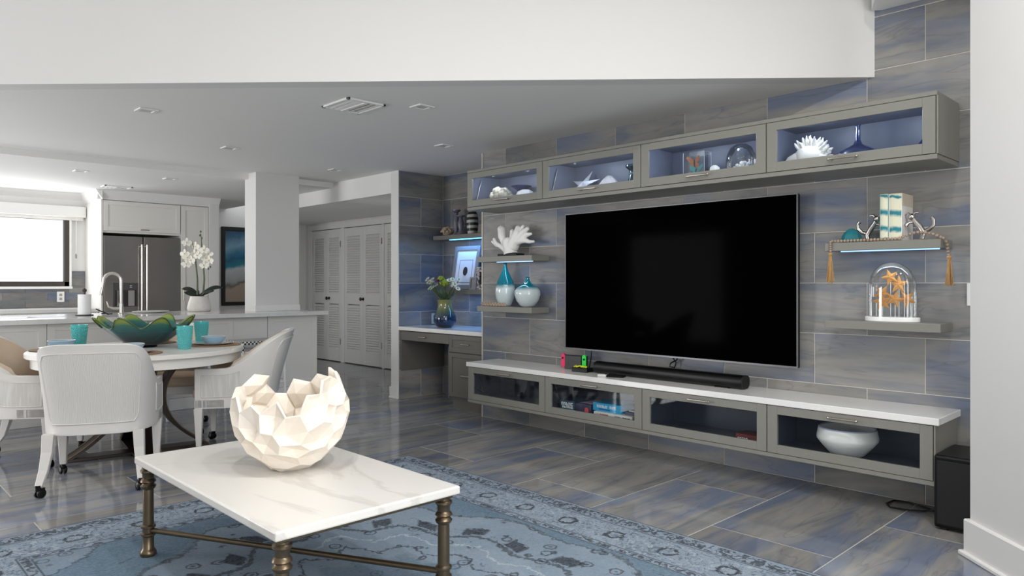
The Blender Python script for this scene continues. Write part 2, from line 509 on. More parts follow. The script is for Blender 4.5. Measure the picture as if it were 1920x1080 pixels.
wall_open('wall_left', 'x', XL, YB, 11.0, [(6.3, 8.3, .2, 2.2)])
wall_open('wall_back', 'y', YB, XL - .1, TX + .12, [(-1.0, 2.2, .08, 3.2)])
glazing(2, 'x', XL, 6.3, 8.3, .2, 2.2); glazing(3, 'y', YB, -1.0, 2.2, .08, 3.2)

# ---- louvred closet doors
SLAT = plain('closet_white', (226, 225, 221), 0.5, var=.015)
KNOB = plain('oiled_bronze_knob', (52, 46, 42), 0.35, 0.7)
def leaf(door, y0, y1):
    """one folding leaf of a louvred door in the plane x = 5.83"""
    x0, x1 = 5.826, 5.858
    st = 0.075
    fr = bx(x0, x1, y0, y0 + st, .012, 2.06).box(x0, x1, y1 - st, y1, .012, 2.06)
    for z0, z1 in ((.012, .20), (.90, 1.06), (1.93, 2.06)): fr.box(x0, x1, y0 + st, y1 - st, z0, z1)
    o = fr.build('leaf_frame', SLAT, door, bevel=.002)
    sl = MB()
    for z0, z1 in ((.20, .90), (1.06, 1.93)):
        z = z0 + .012
        while z < z1 - .012:
            sl.add([(x0 - .001, y0 + st, z - .010), (x0 - .001, y1 - st, z - .010), (x1 - .006, y1 - st, z + .028), (x1 - .006, y0 + st, z + .028),
                    (x0 + .002, y0 + st, z - .016), (x0 + .002, y1 - st, z - .016), (x1 - .001, y1 - st, z + .022), (x1 - .001, y0 + st, z + .022)],
                   [(0, 1, 2, 3), (7, 6, 5, 4), (0, 4, 5, 1), (3, 2, 6, 7)])
            z += .036
    s = sl.build('louver_slats', SLAT, o); s['kind'] = 'stuff'
def closet(n, ya, yb, knob_y, hinge_y):
    d = bpy.data.objects.new('door_%d' % n, None); COL.objects.link(d); d['kind'] = 'structure'
    ym = (ya + yb) / 2
    leaf(d, ya, ym - .002); leaf(d, ym + .002, yb)
    k = MB(); k.m = Matrix.Translation((5.826, knob_y, .985)) @ Matrix.Rotation(-PI / 2, 4, 'Y')
    k.lathe([(0, .0), (.022, .0), (.024, .006), (.010, .012), (.010, .03), (.026, .042), (.028, .052), (.018, .062), (0, .064)], 14)
    k.build('knob', KNOB, d, smooth=40)
    for z in (.28, 1.78):
        bx(5.808, 5.826, hinge_y - .012, hinge_y + .012, z, z + .09).build('hinge', NICKEL, d)
closet(1, 9.785, 10.685, 10.14, 9.78)
closet(2, 8.665, 9.692, 9.16, 8.66)
closet(3, 7.60, 8.612, 7.9, 7.62)

# ---- wall plates
def plate(name, label, cat, mb, parts):
    o = mb.build(name, TRIMW, None, bevel=.002); tag(o, label, cat)
    for m in parts: m.build('socket', plain('socket_grey', (150, 148, 145), .5), o)  # sockets in one plain mid grey
plate('wall_outlet', 'white outlet plate on the grey kitchen backsplash below the window corner', 'outlet', bx(2.17, 2.25, 10.376, 10.3885, .985, 1.115), [bx(2.195, 2.225, 10.3745, 10.377, 1.06, 1.09), bx(2.195, 2.225, 10.3745, 10.377, 1.01, 1.04)])
plate('wall_outlet', 'white outlet plate low in the tiled desk alcove behind the flower vase', 'outlet', bx(4.855, 4.925, 6.263, 6.2755, .775, .89), [bx(4.875, 4.905, 6.2615, 6.264, .84, .87), bx(4.875, 4.905, 6.2615, 6.264, .795, .825)])
plate('light_switch', 'white switch plate on the tiled wall beside the white near wall', 'switch', bx(TX - .012, TX + .0005, .985, 1.055, 1.10, 1.22), [bx(TX - .014, TX - .0115, 1.01, 1.03, 1.135, 1.185)])

# ---- ceiling fittings
def downlight(x, y, z, s, label, grp):
    t = thing('recessed_downlight', label, 'light', (x, y, z), 0, grp)
    fr = MB().box(-s, s, -s, -s * .62, -.008, .002).box(-s, s, s * .62, s, -.008, .002).box(-s, -s * .62, -s * .62, s * .62, -.008, .002).box(s * .62, s, -s * .62, s * .62, -.008, .002)
    fr.build('trim_ring', TRIMW, t, bevel=.002)
    MB().box(-s * .62, s * .62, -s * .62, s * .62, -.003, .001).build('lens', plain('off_lamp_lens', (206, 205, 200), .4), t)
LG = 'square recessed downlights'
downlight(2.94, 3.90, HC, .062, 'square white downlight beside the air vent in the living ceiling', LG)
downlight(3.906, 4.87, HC, .062, 'square white downlight near the upper display cabinets', LG)
downlight(1.64, 5.30, HC, .062, 'square white downlight above the round dining table', LG)
downlight(2.62, 6.26, HC, .062, 'square white downlight above the stools of the island', LG)
downlight(3.92, 6.69, HC, .062, 'square white downlight before the hall opening', LG)
downlight(1.92, 8.20, HK, .062, 'square white downlight in the kitchen ceiling nearer the window', LG)
downlight(2.76, 8.15, HK, .062, 'square white downlight in the kitchen ceiling before the refrigerator', LG)
def vent(x, y, z, sx, sy, label, big):
    t = thing('air_vent', label, 'vent', (x, y, z))
    f = .02
    MB().box(-sx, sx, -sy, -sy + f, -.012, .002).box(-sx, sx, sy - f, sy, -.012, .002).box(-sx, -sx + f, -sy, sy, -.012, .002).box(sx - f, sx, -sy, sy, -.012, .002).build('frame', TRIMW, t, bevel=.002)
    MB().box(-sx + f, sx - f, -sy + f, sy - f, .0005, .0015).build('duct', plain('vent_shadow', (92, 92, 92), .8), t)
    if big: MB().box(-.012, .012, -sy + f, sy - f, -.016, .001).build('divider', TRIMW, t)
    n = 6
    for i in range(n):
        xc = -sx + f + (i + .5) * (2 * sx - 2 * f) / n
        s = -1 if i < n / 2 else 1
        MB().add([(xc - .016, -sy + f, -.010 if s > 0 else 0), (xc + .016, -sy + f, 0 if s > 0 else -.010), (xc + .016, sy - f, 0 if s > 0 else -.010), (xc - .016, sy - f, -.010 if s > 0 else 0),
                  (xc - .016, -sy + f, -.013 if s > 0 else -.003), (xc + .016, -sy + f, -.003 if s > 0 else -.013), (xc + .016, sy - f, -.003 if s > 0 else -.013), (xc - .016, sy - f, -.013 if s > 0 else -.003)],
                 [(0, 1, 2, 3), (7, 6, 5, 4), (0, 4, 5, 1), (2, 6, 7, 3), (0, 3, 7, 4), (1, 5, 6, 2)]).build('slat', TRIMW, t)
def added_downlight(x, y, power, label):  # unseen lamps added to the high ceiling for more top light
    t = thing('added_ceiling_lamp', label, 'light', (x, y, HV), 0, 'added unseen lamps of the high ceiling')
    MB().lathe([(.075, 0), (.10, 0), (.10, -.006), (.075, -.010)], 24).build('trim_ring', TRIMW, t, smooth=40)
    MB().lathe([(0, -.002), (.075, -.002), (.075, -.004), (0, -.004)], 24).build('lens', emit('added_lamp_lens', (255, 244, 228), 6), t)
    l = bpy.data.lights.new('downlight', 'AREA'); l.shape = 'DISK'; l.size = .15; l.energy = power; l.color = (1.0, .985, .965)
    o = bpy.data.objects.new('downlight', l); put(o, t); o.location = (0, 0, -.012)
added_downlight(2.25, .15, 17, 'added unseen lamp in the high ceiling near the white wall')
added_downlight(1.5, .85, 15, 'added unseen lamp in the high ceiling over the rug')
added_downlight(.7, 1.9, 11, 'added unseen lamp in the high ceiling over the coffee table')
vent(2.59, 4.19, HC, .145, .165, 'square white louvred air vent in the living room ceiling', True)
vent(2.54, 9.27, HK, .15, .10, 'small white air vent in the kitchen ceiling before the tall cabinets', False)

# ================================================================== TELEVISION WALL FURNITURE
def handle(parent, x, y, z, half=.075):
    """bar pull on a face looking to -X"""
    h = MB().tube([(x - .024, y - half, z), (x - .027, y, z), (x - .024, y + half, z)], .0055, 8)
    for s in (-1, 1):
        h.tube([(x, y + s * half * .85, z), (x - .024, y + s * half * .85, z)], .005, 8)
        h.ball((x - .024, y + s * half, z), .0075, 8)
    return h.build('handle', NICKEL, parent, smooth=50)

def display_unit(name, label, group, ya, yb, zb, zt, gz0, gz1, hz, stay, lit, flip):
    """wall-hung unit between ya (near) and yb (far); glazed flap door in the face x = 4.03"""
    xf, xb = 4.035, TX - .0005
    t = thing(name, label, 'cabinet', (xf, (ya + yb) / 2, zb), 0, group)
    y = (yb - ya) / 2 - .0008
    h = zt - zb
    d = xb - xf
    body = bx(0, d, -y, -y + .016, 0, h).box(0, d, y - .016, y, 0, h).box(0, d, -y + .016, y - .016, 0, .016).box(0, d, -y + .016, y - .016, h - .016, h).box(d - .012, d, -y + .016, y - .016, .016, h - .016)
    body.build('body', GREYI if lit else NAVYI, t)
    # door
    g = .0022
    z0, z1 = g, h - g
    a0, a1 = gz0 - zb, gz1 - zb
    yw = y - .062
    dr = bx(-.02, -.001, -y + g, -yw, z0, z1).box(-.02, -.001, yw, y - g, z0, z1).box(-.02, -.001, -yw, yw, z0, a0).box(-.02, -.001, -yw, yw, a1, z1)
    door = dr.build('door', GREYP, t, bevel=.0012)
    bx(-.012, -.008, -yw - .004, yw + .004, a0 - .004, a1 + .004).build('pane', PANE, door)
    handle(door, -.02, 0, hz - zb)
    if stay:
        s = MB()
        sy = y - .03
        if flip:   # flap lifts: rod leans up to the top
            s.tube([(.05, sy, .03), (.11, sy, h - .07)], .006, 8); s.tube([(.08, sy, .12), (.115, sy, h - .05)], .0035, 8); s.box(.04, .06, sy - .004, y - .016, .02, .06)
        else:
            s.tube([(.05, sy, h - .04), (.12, sy, .05)], .006, 8); s.tube([(.03, sy, .10), (.13, sy, .05)], .005, 8)
        s.build('lid_stay', plain('stay_steel', (150, 150, 152), .3, .9), t, smooth=40)
    if lit:
        for yy in (-y * .45, y * .45):
            p = MB(); p.lathe([(0, 0), (.016, 0), (.016, .004), (0, .004)], 14, (.055, yy, h - .0205))
            p.build('puck_light', emit('cool_led', (205, 222, 255), 12), t, smooth=40)
            l = bpy.data.lights.new('led', 'POINT'); l.energy = .55; l.color = (.72, .82, 1.0); l.shadow_soft_size = .015
            o = bpy.data.objects.new('led', l); put(o, t); o.location = (.055, yy, h - .034)
    return t

LSE = [1.112, 1.989, 2.877, 3.777, 4.679]
USE = [1.100, 1.993, 2.888, 3.803, 4.690]
LOWL = ['grey low cabinet with glass flap holding a white bowl', 'grey low cabinet with glass flap holding one small red book', 'grey low cabinet with glass flap holding board games', 'grey empty low cabinet with glass flap nearest the desk alcove']
UPL = ['grey upper cabinet with lit glass door holding spiky shell and blue bottle', 'grey upper cabinet with lit glass door holding butterflies and a coral dome', 'grey upper cabinet with lit glass door holding a starfish and an urn', 'grey upper cabinet with lit glass door holding coral beside the desk alcove']
for i in range(4):
    display_unit('low_display_cabinet', LOWL[i], 'glazed cabinets under the white counter', LSE[i], LSE[i + 1], .228, .508, .28, .457, .481, i > 1, False, False)
    display_unit('upper_display_cabinet', UPL[i], 'glazed cabinets above the television', USE[i], USE[i + 1], 1.868, 2.160, 1.925, 2.110, 1.900, i > 1, True, True)
o = bx(4.008, TX + .004, 1.086, 4.697, .509, .546).build('counter_slab', QUARTZ, None, bevel=.003); tag(o, 'long white quartz counter over the low glass cabinets', 'counter')
o = bx(4.018, TX - .001, 1.108, 4.684, .203, .2275).build('cabinet_base_board', GREYP, None, bevel=.002); tag(o, 'long grey bottom board under the low cabinets', 'board')
o = bx(4.018, TX - .001, 1.096, 4.694, 2.1605, 2.183).build('cabinet_top_board', GREYP, None, bevel=.002); tag(o, 'long grey top board over the upper cabinets', 'board')
o = bx(4.018, TX - .001, 1.096, 4.694, 1.842, 1.8675).build('cabinet_bottom_board', GREYP, None, bevel=.002); tag(o, 'long grey bottom board under the upper cabinets', 'board')

for (yy, z0, z1, lb) in ((1.1035, .228, .508, 'grey end panel of the low cabinets beside the subwoofer'), (1.0915, 1.868, 2.160, 'grey end panel of the upper cabinets above the book shelf')):
    o = bx(4.018, TX - .0008, yy, yy + .008, z0, z1).build('cabinet_end_panel', GREYP, None); tag(o, lb, 'panel')
# ---- floating shelves with a light strip below
LED = emit('shelf_led', (150, 190, 255), 1.1)
def shelf(x0, x1, ya, yb, z, label, led=None, mat=GREYP, xb=TX, grp='floating shelves', th=.046):
    t = thing('floating_shelf', label, 'shelf', (xb, (ya + yb) / 2, z - th), 0, grp)
    bx(x0 - xb, .0, -(yb - ya) / 2, (yb - ya) / 2, 0, th).build('board', mat, t, bevel=.002)
    if led:
        bx(x0 - xb + .035, x0 - xb + .055, led[0], led[1], -.006, .0005).build('light_strip', led[2], t)
    return t
shelf(4.18, 0, 4.08, 4.75, 1.45, 'grey floating shelf carrying the white coral', (-.30, .12, LED))
shelf(4.18, 0, 4.08, 4.75, 1.02, 'grey floating shelf carrying two turquoise and white vases')
shelf(4.18, 0, 1.125, 1.72, 1.45, 'grey floating shelf carrying books and silver bookends', (-.28, .22, LED))
shelf(4.18, 0, 1.125, 1.72, 1.008, 'grey floating shelf carrying the starfish dome')

# ---- television
t = thing('television', 'large flat black wall-mounted television', 'television', (4.30, 2.878, .70))
bx(.006, .04, -.944, .944, 0, 1.068).build('cabinet', BLACKM, t, bevel=.004)
bx(.04, .0895, -.30, .30, .3, .8).build('wall_mount', BLACKM, t)
bx(.002, .0062, -.938, .938, .012, 1.062).build('screen', SCREEN, t)
bz = bx(.0, .008, -.946, -.939, -.001, 1.069).box(0, .008, .939, .946, -.001, 1.069).box(0, .008, -.939, .939, -.001, .010).box(0, .008, -.939, .939, 1.063, 1.069)
bz.build('bezel', plain('dark_steel_bezel', (120, 120, 122), .35, .8), t)
def cable(name, label, pts, r, mat=BLACK):
    o = MB().tube(pts, r, 6).build(name, mat, None, smooth=60); return tag(o, label, 'cable')
cable('television_cable', 'black cable looping below the middle of the television', [(4.345, 2.80, .72), (4.35, 2.82, .68), (4.352, 2.87, .655), (4.35, 2.88, .63), (4.352, 2.84, .625), (4.356, 2.83, .66), (4.356, 2.86, .70)], .005)
cable('television_cable', 'black cable hanging below the television beside the game console', [(4.345, 3.59, .72), (4.35, 3.595, .65), (4.345, 3.60, .60), (4.33, 3.60, .56), (4.30, 3.56, .5515), (4.27, 3.5, .5515)], .0045)

# ---- soundbar
t = thing('soundbar', 'long black rounded soundbar on the white counter', 'soundbar', (4.235, 2.84, .546))
prof = []
for i in range(20):
    a = 2 * PI * i / 20
    prof.append((.052 * math.copysign(abs(math.cos(a)) ** .7, math.cos(a)), .046 + .043 * math.copysign(abs(math.sin(a)) ** .7, math.sin(a))))
mb = MB(); mb.prism_axis([(p[0], p[1]) for p in prof], -.595, .595, 'y')
mb.build('body', BLACK, t, smooth=40)
for s in (-1, 1):
    mb = MB(); mb.prism_axis([(p[0] * .97, .046 + (p[1] - .046) * .97) for p in prof], s * .595 - .008 * (s < 0), s * .595 + .008 * (s > 0), 'y'); mb.build('end_cap', BLACKM, t, smooth=40)
for yy in (-.45, .45): bx(-.035, .035, yy - .05, yy + .05, 0, .006).build('foot', BLACKM, t)

# ---- game console in its dock, small gadgets on the counter
t = thing('game_console', 'black docked game console with pink and green side controllers', 'game console', (4.27, 3.70, .546), .12)
MB().prism_axis([(-.025, 0), (.025, 0), (.022, .108), (-.022, .108)], -.075, .075, 'y').build('dock', plain('dock_charcoal', (44, 43, 46), .45), t, bevel=.003)
bx(-.006, .006, -.12, .12, .012, .112).build('tablet', BLACK, t)
for s, c, nm in ((1, (236, 30, 96), 'pink'), (-1, (30, 224, 74), 'green')):
    mb = MB(); mb.prism_axis([(p[1] + s * .098, p[0] + .064) for p in rrect(.106, .036, .016)], -.014, .010, 'x')
    co = mb.build('controller', plain(nm + '_controller_plastic', c, .4, var=.02), t, smooth=40); co['label'] = 'bright %s controller' % nm
    mb = MB(); mb.m = Matrix.Translation((-.014, s * .100, .085)) @ Matrix.Rotation(-PI / 2, 4, 'Y')
    mb.lathe([(0, 0), (.007, 0), (.008, .006), (0, .008)], 10); mb.build('thumb_stick', BLACK, co, smooth=40)
t = thing('cable_box', 'low black box with yellow cord on top beside the console', 'box', (4.20, 3.555, .546), .1)
bx(-.05, .05, -.07, .07, 0, .032).build('case', BLACK, t, bevel=.004)
mb = MB(); mb.tube([(-.03 + .02 * math.sin(i * 1.3), .06 - i * .0095, .037 + .008 * abs(math.sin(i * .9))) for i in range(14)], .0058, 6)
mb.build('cord', plain('yellow_cord', (226, 232, 40), .5), t, smooth=60)
t = thing('remote_gadget', 'small black gadget with a white end lying before the soundbar', 'remote', (4.115, 3.215, .546), .35)
bx(-.03, .03, -.10, .03, 0, .014).build('case', BLACK, t, bevel=.004)
bx(-.022, .022, .03, .10, 0, .016).build('white_end', TRIMW, t, bevel=.005)
mb = MB(); mb.tube([(-.01, .04, .018), (0, .02, .024), (.012, .03, .02), (.004, .05, .02)], .006, 6); mb.build('strap', BLACKM, t, smooth=60)

# ---- subwoofer and its loop of cord
t = thing('subwoofer', 'tall black subwoofer box on the floor beside the white wall', 'speaker', (4.165, .925, 0))
bx(-.175, .165, -.175, .18, .012, .37).build('cabinet', BLACK, t, bevel=.012, seg=2)
bx(-.180, -.174, -.16, .165, .03, .345).build('grille', BLACKM, t, bevel=.003)
for sx in (-.14, .13):
    for sy in (-.14, .14):
        mb = MB(); mb.lathe([(0, 0), (.018, 0), (.018, .014), (0, .014)], 10, (sx, sy, 0)); mb.build('foot', BLACKM, t, smooth=40)
cable('floor_cable', 'thin black power cord looped on the floor by the subwoofer',
      [(4.20, 1.108, .10), (4.24, 1.16, .03), (4.25, 1.22, .005), (4.20, 1.30, .005), (4.19, 1.37, .005), (4.25, 1.41, .005), (4.33, 1.40, .005), (4.36, 1.33, .005), (4.33, 1.25, .005), (4.30, 1.19, .005), (4.27, 1.12, .005), (4.24, 1.05, .005)], .0045)

# ---- contents of the low cabinets
FL = .2442
def strokes(parent, mat, x, ya, yb, z0, z1, n, seed, nm='lettering', gaps=()):
    """row of small letter-like print marks on a face looking to -X, from far (yb) to near (ya)"""
    rr = random.Random(seed)
    mb = MB(); w = (yb - ya) / n
    for i in range(n):
        if i in gaps: continue
        y1 = yb - i * w; y0 = y1 - w * .78
        k = rr.randrange(4)
        mb.box(x - .0006, x, y1 - w * .26, y1, z0, z1)
        if k in (0, 1): mb.box(x - .0006, x, y0, y1 - w * .26, z1 - (z1 - z0) * .28, z1)
        if k in (0, 2): mb.box(x - .0006, x, y0, y1 - w * .26, z0, z0 + (z1 - z0) * .28)
        if k in (1, 3): mb.box(x - .0006, x, y0, y0 + w * .25, z0, z1)
        if k == 2: mb.box(x - .0006, x, y0, y1 - w * .26, (z0 + z1) / 2 - .002, (z0 + z1) / 2 + .002)
    o = mb.build(nm, mat, parent); o['kind'] = 'stuff'; return o
def gbox(name, label, cat, x0, x1, y0, y1, z0, z1, rgb, grp=None, rgb2=None):
    t = thing(name, label, cat, (0, 0, 0), 0, grp)
    t.location = ((x0 + x1) / 2, (y0 + y1) / 2, z0)
    dx, dy = (x1 - x0) / 2, (y1 - y0) / 2
    h = z1 - z0
    bx(-dx + .002, dx - .002, -dy + .002, dy - .002, 0, h * .9).build('tray', plain(name + '_tray', rgb2 or rgb, .5), t)
    bx(-dx, dx, -dy, dy, h * .12, h).build('lid', plain('box_' + '_'.join(map(str, rgb)), rgb, .35), t, bevel=.0015)
    return t
BG = 'board games in the low cabinet'
WPR = plain('white_print', (238, 240, 240), .5); RPR = plain('red_print', (206, 52, 44), .5); DPR = plain('dark_print', (60, 62, 66), .5)
g = gbox('game_box', 'dark blue game box with green lower edge and white lettering', 'box', 4.09, 4.33, 3.54, 3.69, FL, FL + .088, (18, 58, 82), BG)
strokes(g, WPR, -.1205, -.062, .058, .050, .074, 5, 3); strokes(g, WPR, -.1205, -.062, .05, .030, .046, 6, 8)
bx(-.1208, -.1195, -.074, .074, .011, .024).build('green_band', plain('box_green', (58, 140, 88), .5), g)
g = gbox('game_box', 'navy game box with a red figure on its front', 'box', 4.09, 4.33, 3.385, 3.535, FL, FL + .082, (26, 30, 66), BG)
mb = MB(); mb.prism_axis([(-.035 + .02 * math.cos(a), .034 + .024 * math.sin(a)) for a in [2 * PI * i / 12 for i in range(12)]], -.1212, -.120, 'x'); mb.build('red_figure', plain('coral_red_print', (214, 70, 78), .5), g)
bx(-.09, .06, -.06, .05, .0818, .0826).build('top_print', plain('lilac_print', (206, 186, 206), .5), g)
g = gbox('game_box', 'long white game box with red lettering under the cyan box', 'box', 4.075, 4.34, 3.00, 3.345, FL, FL + .045, (226, 222, 214), BG)
strokes(g, RPR, -.1332, .03, .14, .010, .034, 9, 5); strokes(g, DPR, -.1332, -.155, -.02, .008, .032, 8, 11, gaps=(3,))
g = gbox('game_box', 'bright cyan game box with white lettering on top of the white box', 'box', 4.10, 4.32, 3.12, 3.375, FL + .0455, FL + .105, (22, 158, 206), BG)
g.location = (4.21, 3.245, FL + .0455)
strokes(g, WPR, -.1105, -.085, .09, .026, .046, 9, 21, gaps=(5,)); bx(-.1108, -.1095, -.03, .07, .012, .019).build('dark_line', plain('navy_print', (24, 60, 120), .5), g)
g = gbox('card_game', 'slim grey box beside the cyan game box', 'box', 4.12, 4.30, 3.01, 3.10, FL + .0455, FL + .068, (70, 72, 92), BG)
o = bx(4.13, 4.24, 3.02, 3.07, FL + .0685, FL + .078).build('card_deck', WPR, None, bevel=.001); tag(o, 'small white deck of cards on the slim grey box', 'cards')
t = thing('red_book', 'small dark red book lying in the low cabinet beside the bowl cabinet', 'book', (4.18, 2.165, FL))
bx(-.07, .07, -.075, .075, 0, .004).box(-.07, .07, -.075, .075, .040, .044).box(-.07, -.066, -.075, .075, .004, .040).build('cover', plain('dark_red_cover', (104, 34, 30), .45), t)
bx(-.066, .066, -.072, .072, .004, .040).build('pages', plain('dim_pages', (120, 104, 92), .8), t)
strokes(t, WPR, -.0702, -.01, .06, .012, .024, 5, 2)
# low white bowl, flared from a narrow foot, angled shoulder
t = thing('white_bowl', 'large white ceramic bowl with angled shoulder inside the low cabinet', 'bowl', (4.20, 1.60, FL))
WC = plain('white_bowl_glaze', (236, 234, 228), .3, bump=.15, bscale=40)
MB().lathe([(0, 0), (.075, 0), (.09, .01), (.135, .06), (.160, .092), (.162, .106), (.153, .156), (.148, .161), (.142, .156), (.148, .106), (.122, .06), (.07, .02), (0, .016)], 40).build('bowl', WC, t, smooth=35)
mb = MB(); mb.lathe([(.142, .156), (.148, .1625), (.153, .156)], 40); mb.build('rim', plain('pale_blue_rim', (170, 176, 206), .3), t, smooth=60)

# ================================================================== contents of the upper cabinets
FU = 1.8842
SHW = plain('shell_white', (240, 238, 232), .45, bump=.3, bscale=90)
SHC = plain('coral_cream', (232, 222, 200), .6, bump=.5, bscale=120)
def lumpy(c, r, n, seed, spread, rr=(.35, .6), flat=.8, mb=None):
    """cluster of small knobs over a mound"""
    q = random.Random(seed); mb = mb or MB()
    mb.ball((c[0], c[1], c[2] + r * .45), r * .8, 14, .7)
    for i in range(n):
        a = q.random() * 2 * PI; e = math.acos(1 - q.random() * .98)
        k = r * q.uniform(*rr) * .5
        mb.ball((c[0] + spread * r * math.sin(e) * math.cos(a), c[1] + spread * r * math.sin(e) * math.sin(a), c[2] + max(k, r * .35 + flat * r * math.cos(e))), k, 8)
    return mb
t = thing('coral_piece', 'cream knobbly coral on a pale base in the cabinet beside the alcove', 'coral', (4.20, 4.46, FU))
lumpy((0, 0, .04), .086, 56, 4, .95).build('coral', SHC, t, smooth=60)
MB().lathe([(0, 0), (.06, 0), (.066, .012), (.05, .04), (0, .045)], 20).build('base', SHW, t, smooth=40)
t = thing('urchin_shell', 'white sea urchin shell with dark spots under a blue dish', 'shell', (4.20, 4.17, FU))
US = NT('spotted_urchin').prm(.4); v_ = US.coords(); vo = US.n('ShaderNodeTexVoronoi', i_Vector=v_, i_Scale=38.0)
US.col(US.mix(US.ramp(vo.outputs['Distance'], [(.0, (1, 1, 1)), (.22, (0, 0, 0))]), lin((236, 234, 228)), lin((40, 44, 70))))
MB().lathe([(0, 0), (.05, .0), (.078, .03), (.08, .055), (.062, .09), (.03, .105), (0, .108)], 28, flute=lambda a, z: 1 + .02 * math.cos(10 * a)).build('shell', US.mat, t, smooth=60)
o = MB().lathe([(0, 0), (.03, 0), (.035, .005), (.02, .012), (.02, .10), (.05, .13), (.085, .15), (.088, .155), (.08, .153), (.045, .135), (.012, .115), (0, .11)], 28, (4.282, 4.30, FU)).build('blue_dish', glass('cobalt_glass', (70, 90, 190), (.05, .5), body=(30, 46, 120), bodyf=.6), None, smooth=40)
tag(o, 'cobalt blue footed dish behind the spotted urchin shell', 'dish')
def star_mesh(R1, R2, th, arms=5, ridge=1.0):
    mb = MB(); vs = [(0, 0, th * ridge), (0, 0, -th * .2)]
    n = arms * 2
    for i in range(n):
        a = 2 * PI * i / n + PI / 2
        r = R1 if i % 2 == 0 else R2
        vs.append((r * math.cos(a), r * math.sin(a), 0))
    fs = []
    for i in range(n):
        fs += [(0, 2 + i, 2 + (i + 1) % n), (1, 2 + (i + 1) % n, 2 + i)]
    return mb.add(vs, fs)
t = thing('starfish_ornament', 'silvery white standing starfish over a small turquoise stand', 'starfish', (4.235, 3.575, FU))
SV = plain('silver_white_crackle', (214, 214, 218), .35, .25, var=.25, scale=80)
def star_on(parent, name, mat, c, R1, R2, th, rx=0, lean=.15, **k):
    mb = star_mesh(R1, R2, th)
    mb.v = [tuple(Matrix.Translation(c) @ Matrix.Rotation(lean, 4, 'Y') @ Matrix.Rotation(rx, 4, 'X') @ Matrix(((0, 0, -1, 0), (-1, 0, 0, 0), (0, 1, 0, 0), (0, 0, 0, 1))) @ Vector(p)) for p in mb.v]
    return mb.build(name, mat, parent, **k)
star_on(t, 'starfish', SV, (0, 0, .095), .150, .045, .022, rx=.06, lean=.72)
MB().lathe([(0, 0), (.05, 0), (.058, .008), (.045, .03), (.03, .05), (0, .055)], 20, (-.06, -.01, 0)).build('stand', glass('turquoise_stand', (90, 190, 220), (.05, .4), body=(60, 160, 196), bodyf=.6), t, smooth=40)
t = thing('conch_shell', 'pale ridged shell between the starfish and the dark urn', 'shell', (4.20, 3.30, FU))
MB().lathe([(0, 0), (.06, 0), (.085, .02), (.075, .06), (.045, .10), (.018, .125), (0, .13)], 40, flute=lambda a, z: 1 + .10 * math.cos(9 * a + z * 30)).build('shell', plain('grey_white_shell', (214, 208, 208), .5, bump=.5, bscale=60), t, smooth=60)
MB().ball((-.055, .0, .026), .026, 10).build('lip', SHW, t, smooth=60)
t = thing('dark_urn', 'small dark teal glass urn in the starfish cabinet', 'urn', (4.26, 3.10, FU))
DT = glass('dark_teal_glass', (70, 120, 130), (.06, .5), body=(24, 58, 66), bodyf=.7)
MB().lathe([(0, 0), (.05, 0), (.055, .015), (.045, .03), (.062, .07), (.05, .12), (.05, .15), (.078, .175), (.078, .19), (.06, .188), (.042, .15), (.045, .1), (.04, .04), (0, .03)], 26).build('body', DT, t, smooth=35)
MB().lathe([(.0515, .118), (.056, .125), (.0515, .132)], 26).build('band', plain('urn_band', (120, 150, 160), .3, .5), t, smooth=40)
# butterflies
t = thing('butterfly_case', 'clear case with an orange and a turquoise butterfly', 'butterfly display', (4.165, 2.545, FU))
cs = MB()
for x0, x1, y0, y1, z0, z1 in ((-.042, .042, -.078, -.074, 0, .19), (-.042, .042, .074, .078, 0, .19), (-.042, -.039, -.074, .074, 0, .19), (.039, .042, -.074, .074, 0, .19), (-.042, .042, -.078, .078, .19, .194), (-.042, .042, -.078, .078, 0, .006)): cs.box(x0, x1, y0, y1, z0, z1)
cs.build('case', CLEAR, t)
AED = plain('acrylic_edge', (196, 206, 222), .2)
for y in (-.078, .078):
    for x in (-.042, .042): MB().tube([(x, y, 0), (x, y, .194)], .0016, 5).build('case_edge', AED, t)
def butterfly(parent, c, s, rgb, dark, roll):
    A = plain('wing_%d_%d_%d' % rgb, rgb, .5, var=.3, scale=40)
    out = None
    for sd in (1, -1):
        fw = [(0, .1), (.25, .62), (.85, .95), (1.0, .7), (.72, .25), (.3, 0)]
        hw = [(0, .05), (.4, .05), (.75, -.2), (.7, -.6), (.35, -.75), (.08, -.3)]
        mb = MB()
        for w in (fw, hw):
            mb.add([(c[0] - .012 * abs(p[0]) - .002, c[1] + sd * p[0] * s + roll * p[1] * s, c[2] + p[1] * s) for p in w], [tuple(range(6))])
        mb.build('wing', A, parent, solid=.002)
    MB().tube([(c[0] - .002, c[1], c[2] - .5 * s), (c[0] - .003, c[1], c[2]), (c[0] - .002, c[1], c[2] + .4 * s)], [.003, .006, .004], 6).build('insect_body', dark, parent, smooth=60)
butterfly(t, (-.005, .015, .125), .052, (206, 110, 40), BLACKM, .1)
butterfly(t, (-.012, .0, .065), .050, (38, 190, 190), BLACKM, -.25)
